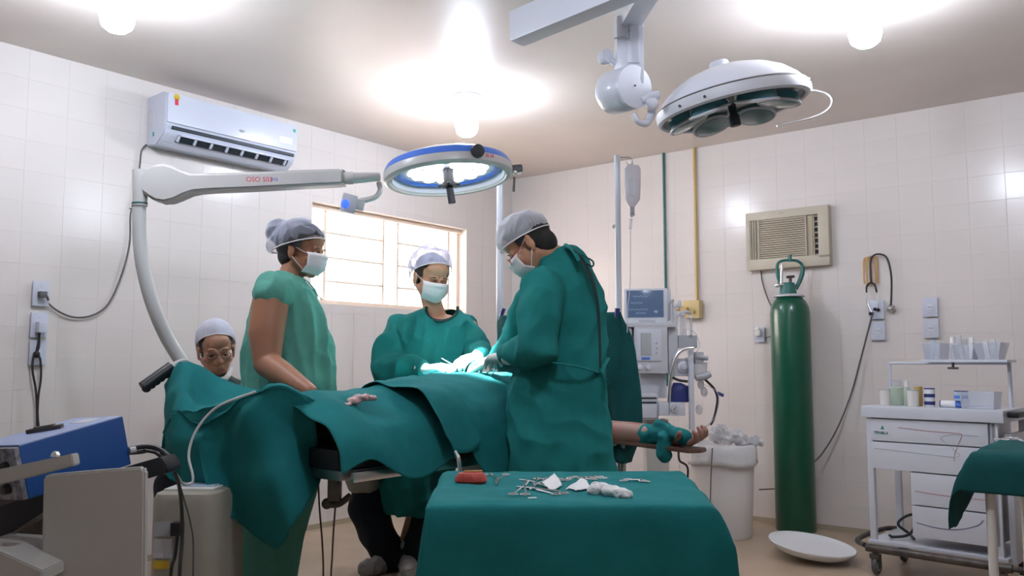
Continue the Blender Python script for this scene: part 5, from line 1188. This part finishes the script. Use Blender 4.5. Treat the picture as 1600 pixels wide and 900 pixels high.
for i, (x, h, m, lab) in enumerate(((.255, .10, 'paleblue', 'pale blue packet standing in the left clear box'), (.285, .085, 'clearbag', 'clear packet standing in the left clear box'), (.39, .12, 'lgrey', 'grey packet standing tallest in the middle clear box'), (.415, .10, 'clearbag', 'clear packet in the middle clear box'), (.44, .11, 'cotton', 'white packet at the right side of the middle clear box'), (.51, .09, 'cotton', 'white packet in the right clear box'), (.545, .10, 'lgrey', 'grey packet in the right clear box'))):
    o = Fc @ V((x, .27, SZ+.004)); mb = MB(Fc); mb.box((x, .27, SZ+.005+h/2), (.020, .012, h), .003, Matrix.Rotation(rt.uniform(-.15, .15), 3, 'Y')); tag(build('packet', mb, M[m]), lab, 'packet')
# ------------------------------------------------------------------ instrument tables
def tbl(name, label, fr, x0, x1, y0, y1, z, legs, m):
    t_ = thing(name, fr @ V(((x0+x1)/2, (y0+y1)/2, 0)), label, 'instrument table')
    build('tabletop', MB(fr).box(((x0+x1)/2, (y0+y1)/2, z-.016), (x1-x0, y1-y0, .024), .004), M['whitem'], t_)
    for x, y in legs: build('leg', MB(fr).cyl((x, y, .015), (x, y, z-.028), .0165, n=12), M[m], t_); build('leg_tip', MB(fr).cyl((x, y, 0), (x, y, .02), .019, n=12), M['rubber'], t_)
    for ya in (y0+.04, y1-.04): build('stretcher', MB(fr).cyl((x0+.04, ya, .18), (x1-.04, ya, .18), .010, n=8), M[m], t_)
    return t_
ID = MZ((0, 0, 0))
zt1 = .73
BL, BR, FL, FR = Pz(697, 738.5, zt1), Pz(1072, 740, zt1), Pz(673, 788, zt1), Pz(1118, 788, zt1)
tbl('instrument_table', 'low instrument table under the dark green cloth in the foreground', ID, -.16, .46, 2.14, 2.56, zt1-.012, [(-.13, 2.17), (.43, 2.17), (-.13, 2.53), (.43, 2.53)], 'whitem')
xa_, xb_ = FL.x-.0, FR.x+.0; ya0, yb0 = FL.y+.0, BL.y+.03
rows = []
hem = .05
def cr(x, y, z): return (x, y, z)
ys = [(yb0+.05, .40), (yb0+.035, .60), (yb0+.012, zt1-.03), (yb0-.01, zt1-.002), (yb0-.12, zt1), ((ya0+yb0)/2, zt1), (ya0+.10, zt1), (ya0+.02, zt1-.001), (ya0-.010, zt1-.022), (ya0-.022, .60), (ya0-.035, .40), (ya0-.04, .18)]
for y, z in ys:
    f = max(0, min(1, (y-ya0)/(yb0-ya0))); xl = FL.x*(1-f)+BL.x*f; xr = FR.x*(1-f)+BR.x*f; dr_ = zt1-z
    rows.append([V(p) for p in ((xl-.045-dr_*.02, y, min(z, .28)), (xl-.035-dr_*.02, y, min(z, .50)), (xl-.016, y, min(z, zt1-.035)), (xl-.002, y, z), (xl+.05, y, z), (xl*.66+xr*.34, y, z), (xl*.33+xr*.67, y, z), (xr-.07, y, z), (xr-.005, y, z-.001), (xr+.02, y, min(z, zt1-.05)), (xr+.045, y, min(z, .60)), (xr+.055, y, min(z, .42)), (xr+.075, y, min(z, .25)))])
o = build('table_drape', cloth(rows, 5, .0045, 5, 7, .001), M['teal'], solid=.003); tag(o, 'green cloth with instruments on it covering the foreground table', 'drape')
def on(x, y, z=zt1): return Pz(x, y, z+.004)
# second table, right edge: cloth pulled over a narrow white-legged table
Fr = frame(R(2.04, 3.84, 0), E2, -E1, ZZ)      # x along the back wall, y away from the camera
zr = .745
tbl('instrument_table', 'white-legged instrument table at the right edge under a short green cloth', Fr, .0, .86, .02, .62, zr-.01, [(.035, .045), (.82, .045), (.075, .58), (.82, .58)], 'jar')
rows = []
for y, z in ((.70, .62), (.66, .70), (.63, zr-.01), (.60, zr), (.30, zr), (.06, zr), (.0, zr-.003), (-.022, zr-.02), (-.035, .675), (-.04, .60)):
    fz = 1 if z < zr-.015 and y < .1 else 0
    hemx = max(0, z-.0)
    a_ = .10+.0*y
    rows.append([Fr @ V(p) for p in ((-.085, y-.02*fz, min(z-.05*fz, .46+.25*max(0, y-.1))), (-.085, y, min(z-.03*fz, .56)), (-.055, y, min(z, .66)), (-.02, y, min(z, zr-.025)), (.01, y, z), (.2, y, z), (.45, y, z-.03*fz*0), (.7, y, z), (.86, y, z), (.89, y, min(z, zr-.05)))])
o = build('table_drape', cloth(rows, 5, .006, 15, 6, .001), M['teald'], solid=.003); tag(o, 'short dark green cloth hanging over the right edge table', 'drape')
# ---- instruments
def forceps(a, b_, sp, label, grp=None, m='chrome', z=zt1, ang=0, parts=True):
    """ring-handled clamp from finger rings a to tip b (image spots on the cloth)"""
    A_0, B_0 = on(*a, z), on(*b_, z); d = (B_0-A_0); L = d.length; d.normalize(); s = d.cross(ZZ)
    t_ = thing('surgical_clamp', A_0-V((0, 0, .004)), label, 'surgical clamp', grp); zz2 = ZZ*.003
    for k in (-1, 1):
        c = A_0+s*k*sp; e = A_0+d*L*.62+s*-k*.002
        mb = MB(); mb.ring(c-d*.0, .0125, .0022, (0, 0, 1), 18, 6); mb.tube([c+d*.013+zz2*(k > 0), c+d*L*.3-s*k*sp*.5+zz2*(k > 0), e+zz2*(k > 0), B_0+s*-k*.0015], [.0025, .0026, .0032, .0014], 6)
        build('handle_arm', mb, M[m], t_)
    build('pivot', MB().cyl(A_0+d*L*.62-ZZ*.002, A_0+d*L*.62+ZZ*.007, .004, n=8), M[m], t_)
    return t_
forceps((811, 772), (826, 748), .016, 'steel clamp lying leftmost of the instrument heap on the foreground cloth')
forceps((875, 771), (808, 760), .014, 'long steel clamp lying lengthwise at the front of the instrument heap')
forceps((847, 748), (828, 765), .014, 'small steel clamp half under the heap behind the folded tissue')
forceps((880, 749), (842, 757), .014, 'steel clamp with rings pointing right behind the folded tissue')
forceps((895, 746), (935, 750), .012, 'steel clamp at the back right of the instrument heap')
forceps((940, 746), (902, 748), .012, 'steel clamp with rings furthest right at the back edge of the cloth')
forceps((978, 750), (1017, 753), .014, 'lone steel clamp lying at the right beyond the rolled gauze')
forceps((777, 741.5), (776, 757), .026, 'pair of scissors with its rings towards the surgeon, alone beside the red dish')
tag(build('needle_holder', MB().tube([on(812, 749), on(835, 753), on(858, 762)], [.002, .003, .002], 6), M['steel']), 'thin steel needle holder lying across the left clamp', 'needle holder')
tag(build('suture_packet', MB().box(on(832, 778), (.022, .012, .002), .0005, Matrix.Rotation(.3, 3, 'Z')), M['cotton']), 'tiny white packet in front of the instrument heap', 'packet')
def crumple(name, pts, amp, sd, m, label, cat, fl_=1.0):
    mb = MB(); c = on(*pts[0][:2])
    for (x, y, r, h) in pts: p = on(x, y); mb.ell(p+V((0, 0, h*.55)), (r, r*.75, h))
    th = thing(name, c-V((0, 0, .004)), label, cat); remesh('cloth', mb, M[m], th, .0022, 9, disp=folds(amp, 45, 45, sd)); return th
crumple('gauze_roll', [(928, 771, .020, .015), (940, 770, .026, .017), (955, 773, .026, .016), (970, 776, .023, .014), (978, 777, .018, .012), (932, 765, .018, .014)], .004, 2, 'cotton', 'thick rolled white gauze on the foreground cloth, front right of the clamps', 'gauze')
def tissue(name, pts, label):
    A4 = [on(x, y)+V((0, 0, h)) for x, y, h in pts]; rows_ = [[A4[0], A4[1], A4[2]], [A4[3], A4[4], A4[5]], [A4[6], A4[7], A4[8]]]
    tag(build(name, cloth(rows_, 4, .002, 3, 30, .002), M['cotton'], solid=.0015), label, 'tissue')
tissue('tissue', [(847, 757, .004), (857, 754, .012), (866, 747, .014), (852, 762, .006), (862, 760, .004), (872, 755, .015), (862, 768, .002), (870, 765, .004), (878, 760, .002)], 'white folded tissue standing among the clamps on the foreground cloth')
tissue('tissue', [(882, 767, .002), (897, 760, .010), (910, 753, .011), (890, 765, .002), (905, 762, .006), (917, 758, .012), (900, 768, .002), (915, 766, .003), (925, 768, .002)], 'white peaked tissue between the clamps and the rolled gauze')
t = thing('red_dish', on(736, 754), 'red rubber dish with a wooden stick on the left of the foreground cloth', 'dish')
c = on(736, 753)-V((0, 0, .004)); mb = MB(); mb.lathe([(0, .0), (.040, 0), (.047, .008), (.045, .020), (.036, .030), (.028, .031), (.02, .025), (0, .024)], c, n=32, squash=.80, xdir=(1, 0, 0))
build('dish', mb, M['redclay'], t); build('stick', MB().tube([c+V((-.02, .0, .034)), c+V((.03, -.008, .036))], .003, 6, smooth=False).tube([c+V((-.005, .01, .034)), c+V((.033, .006, .035))], .002, 6, smooth=False), M['tan'], t)
for i, (a, b_) in enumerate((((1562, 686), (1575, 684)), ((1571, 687), (1592, 687)), ((1583, 684), (1600, 690)))):
    forceps(a, b_, .009, ('steel clamp furthest left on the right edge table', 'steel clamp in the middle of the heap on the right edge table', 'steel clamp cut by the right edge of the picture')[i], z=zr)
# ------------------------------------------------------------------ electrosurgical unit on its cart, left foreground
ex = V((.965, .0, .265)).normalized()      # along the visible side, rising to the rear
e_o = P(30, 697, 2.20); e_e = P(192, 651, 2.46)
ex = (e_e-e_o); Lx = ex.length; ex.normalize()
ez = V((-.10, -.05, .98)); ez = (ez-ex*ez.dot(ex)).normalized(); ey = ez.cross(ex)
if ey.y < 0: ey = -ey
Hb = .142; Wb = .23
Fe = Matrix(((ex.x, ey.x, ez.x, e_o.x), (ex.y, ey.y, ez.y, e_o.y), (ex.z, ey.z, ez.z, e_o.z), (0, 0, 0, 1)))
# widthwise the box recedes away from the camera
t = thing('electrosurgical_unit', Fe @ V((Lx/2, Wb/2, -Hb)), 'blue metal electrosurgical unit tilted on the cart in the left foreground', 'medical device')
build('casing', MB(Fe).box((Lx/2, Wb/2, -Hb/2), (Lx, Wb, Hb), .004), M['blue'], t)
build('lit_top_cover', MB(Fe).box((Lx/2, Wb/2, .001), (Lx-.002, Wb-.002, .004), .001), mat('lit_blue_enamel', (.30, .37, .60), .45), t)  # paler blue puts the overhead light on the casing top into its colour
fp = build('front_panel', MB(Fe).box((-.006, Wb/2, -Hb/2), (.014, Wb-.004, Hb-.004), .003), mat('speckled_grey_panel', (.34, .34, .40), .5, var=.7, vscale=45), t)
for i, (y, z) in enumerate(((.05, -.05), (.11, -.05), (.17, -.05), (.06, -.11), (.13, -.11))): build('knob', MB(Fe).lathe([(0, 0), (.014, 0), (.012, .016), (0, .017)], (-.013, y, z), (-1, 0, 0), 14), M['black'], fp)
build('top_label', MB(Fe).box((Lx-.05, .10, .0035), (.05, .08, .001)), M['lgrey'], t)
tag(build('remote_control', MB(Fe @ Matrix.Translation((.150, .13, .009)) @ Matrix.Rotation(-.95, 4, 'Z')).box((0, 0, 0), (.095, .024, .012), .004).box((0, 0, .0075), (.055, .014, .003), .001), M['darksteel']), 'dark pen-like remote lying on top of the blue unit', 'remote')
mb = MB(); q0 = P(203, 700, 2.52)
build('rear_cables', MB().tube([P(200, 702, 2.5), P(222, 698, 2.52), P(244, 700, 2.52), P(262, 712, 2.5), P(271, 724, 2.48)], .008, 8).tube([P(200, 708, 2.5), P(222, 706, 2.52), P(246, 702, 2.53), P(264, 716, 2.5)], .006, 8).tube([P(226, 704, 2.5), P(244, 708, 2.5), P(258, 722, 2.5)], .005, 8), M['cable'], t)
build('cable_plug', MB().tube([P(203, 704, 2.47), P(212, 702, 2.48)], .009, 10, smooth=False), M['lgrey'], t)
t = thing('device_cart', V((P(145, 820, 2.2).x, 2.45, 0)), 'beige metal device cart with a flat side panel and black tray in the left foreground', 'cart')
def pbx(name, pts, Y, D, m, bev=.004):
    mb = MB(); t_ = bmesh.new(); w = [P(x, y, yy) for (x, y), yy in zip(pts, Y if isinstance(Y, (list, tuple)) else [Y]*len(pts))]; n = len(w)
    a = [t_.verts.new(p) for p in w]; b2 = [t_.verts.new(p+V((0, D, 0))) for p in w]
    t_.faces.new(a); t_.faces.new(b2[::-1])
    for i in range(n): t_.faces.new((a[i], a[(i+1) % n], b2[(i+1) % n], b2[i]))
    bmesh.ops.recalc_face_normals(t_, faces=t_.faces[:]); bmesh.ops.bevel(t_, geom=t_.edges[:], offset=bev, segments=2, affect='EDGES'); mb.bm = t_
    return build(name, mb, m, t)
p0, p1 = P(67, 745, 2.20), P(224, 732, 2.26)
pbx('side_panel', [(67, 746), (72, 742), (150, 735), (221, 730), (226, 736), (224, 1030), (60, 1030)], 2.20, .025, M['beige'], .005)
pbx('hand_rail', [(-60, 748), (0, 733), (112, 709), (115, 728), (40, 748), (0, 757), (-60, 775)], 2.12, .035, M['beige'], .003)
build('rail_bolt', MB().lathe([(0, 0), (.012, 0), (.011, .006), (.006, .012), (0, .013)], P(87, 713, 2.14), ZZ, 12), M['chrome'], t)
pbx('tray', [(-40, 806), (60, 770), (205, 727), (250, 714), (260, 729), (260, 739), (205, 756), (70, 798), (10, 838), (-40, 850)], 2.32, .10, M['black'], .003)
pbx('mounting_plate', [(0, 766), (30, 772), (60, 790), (66, 870), (30, 860), (-60, 800), (-60, 770)], 2.5, .02, M['darksteel'], .003)
pbx('lower_shelf', [(-60, 858), (0, 862), (66, 892), (66, 910), (-60, 900)], 2.1, .2, M['beige'], .003)
for x, y in ((P(80, 900, 2.22).x, 2.23), (P(210, 900, 2.22).x, 2.23), (P(80, 900, 2.6).x, 2.62), (P(210, 900, 2.6).x, 2.62)):
    build('leg', MB().cyl(V((x, y, .05)), V((x, y, .62)), .014), M['beige'], t); build('caster', MB().cyl(V((x-.012, y, .03)), V((x+.012, y, .03)), .03), M['black'], t)
# ------------------------------------------------------------------ beige floor machine (suction/condenser) behind the cart
Yf = 2.95
cf = V((P(285, 850, Yf+.18).x, Yf+.18, 0)); ztp = P(285, 770, Yf).z
t = thing('floor_unit', cf, 'cream rounded floor-standing unit with labels behind the device cart', 'medical device')
mb = MB(); xs0, xs1 = P(228, 850, Yf).x, P(338, 850, Yf).x
def rrect(z, d=0):
    r_ = .06; pts = []
    for cx0, cy0, a0 in ((xs1-r_, Yf+.34-r_, 0), (xs0+r_, Yf+.34-r_, 90), (xs0+r_, Yf+r_, 180), (xs1-r_, Yf+r_, 270)):
        for k in range(6): a = math.radians(a0+18*k); pts.append(V((cx0+(r_-d)*math.cos(a), cy0+(r_-d)*math.sin(a), z)))
    return pts
mb.rings([rrect(.05, .01), rrect(.06), rrect(ztp-.03), rrect(ztp-.008, .01), rrect(ztp, .03)]); build('casing', mb, M['greycream'], t)
build('top_panel', MB().box(((xs0+xs1)/2, Yf+.17, ztp+.003), (xs1-xs0-.07, .24, .006), .002), M['jar'], t)
build('control_strip', MB().box(((xs0+xs1)/2+.01, Yf+.15, ztp+.008), (.13, .10, .004), .001), M['paleblue'], t)
for (x0, x1, y0, y1, m_) in ((240, 268, 815, 838, 'grey'), (240, 268, 842, 872, 'lgrey'), (240, 264, 876, 889, 'gold')):
    a, b_ = P(x0, y0, Yf-.001), P(x1, y1, Yf-.001); build('label', MB().box(((a.x+b_.x)/2, Yf-.001, (a.z+b_.z)/2), (b_.x-a.x, .002, a.z-b_.z)), M[m_], t, smooth=False, label='amber warning label' if m_ == 'gold' else None)
pa = P(277, 826, Yf-.02)
build('socket_plug', MB().box(pa, (.035, .04, .045), .006), M['black'], t)
for dx in (-.1, .1):
    for dy in (.06, .28): build('foot', MB().cyl(V(((xs0+xs1)/2+dx, Yf+dy, 0)), V(((xs0+xs1)/2+dx, Yf+dy, .05)), .02), M['black'], t)
tag(build('hanging_cable', MB().tube([P(272, 735, 2.62), P(280, 760, 2.75), P(284, 800, 2.88), P(284, 850, 2.88), P(280, 905, 2.85), V((P(280, 900, 2.85).x, 2.85, .01))], .006, 8), M['cable']), 'black cable hanging from the tray in front of the cream floor unit', 'cable')
tag(build('power_cable', MB().tube([P(277, 838, 2.915), P(273, 870, 2.9), P(266, 905, 2.88), V((P(262, 940, 2.85).x, 2.85, .01))], .006, 8), M['cable']), 'short black cable dropping from the plug on the cream floor unit', 'cable')
tag(build('thin_cable', MB().tube([P(276, 742, 2.7), P(286, 775, 2.86), P(298, 820, 2.9), P(302, 870, 2.9), V((P(302, 905, 2.9).x, 2.9, .01))], .003, 6), M['rubber']), 'thin grey lead running down the front of the cream floor unit', 'cable')
for (pts, lab) in (([(496, 690), (497, 740), (499, 790), (503, 840), (505, 880), (505, 910)], 'thin yellowish lead hanging under the table, left of the clamp'), ([(524, 792), (521, 830), (519, 870), (517, 910)], 'thin dark lead hanging straight down from the leg holder clamp')):
    q = [P(x, y, 3.12) for x, y in pts]; q.append(V((q[-1].x, 3.14, .008))); tag(build('hanging_lead', MB().tube(q, .0035, 6), M['wood']), lab, 'cable')
tag(build('floor_hose', MB().tube([Pz(1186, 765, .25), Pz(1205, 764, .25), Pz(1215, 764, .25)], .004, 6), M['wood']), 'thin dark pipe between the bin and the green cylinder', 'pipe')
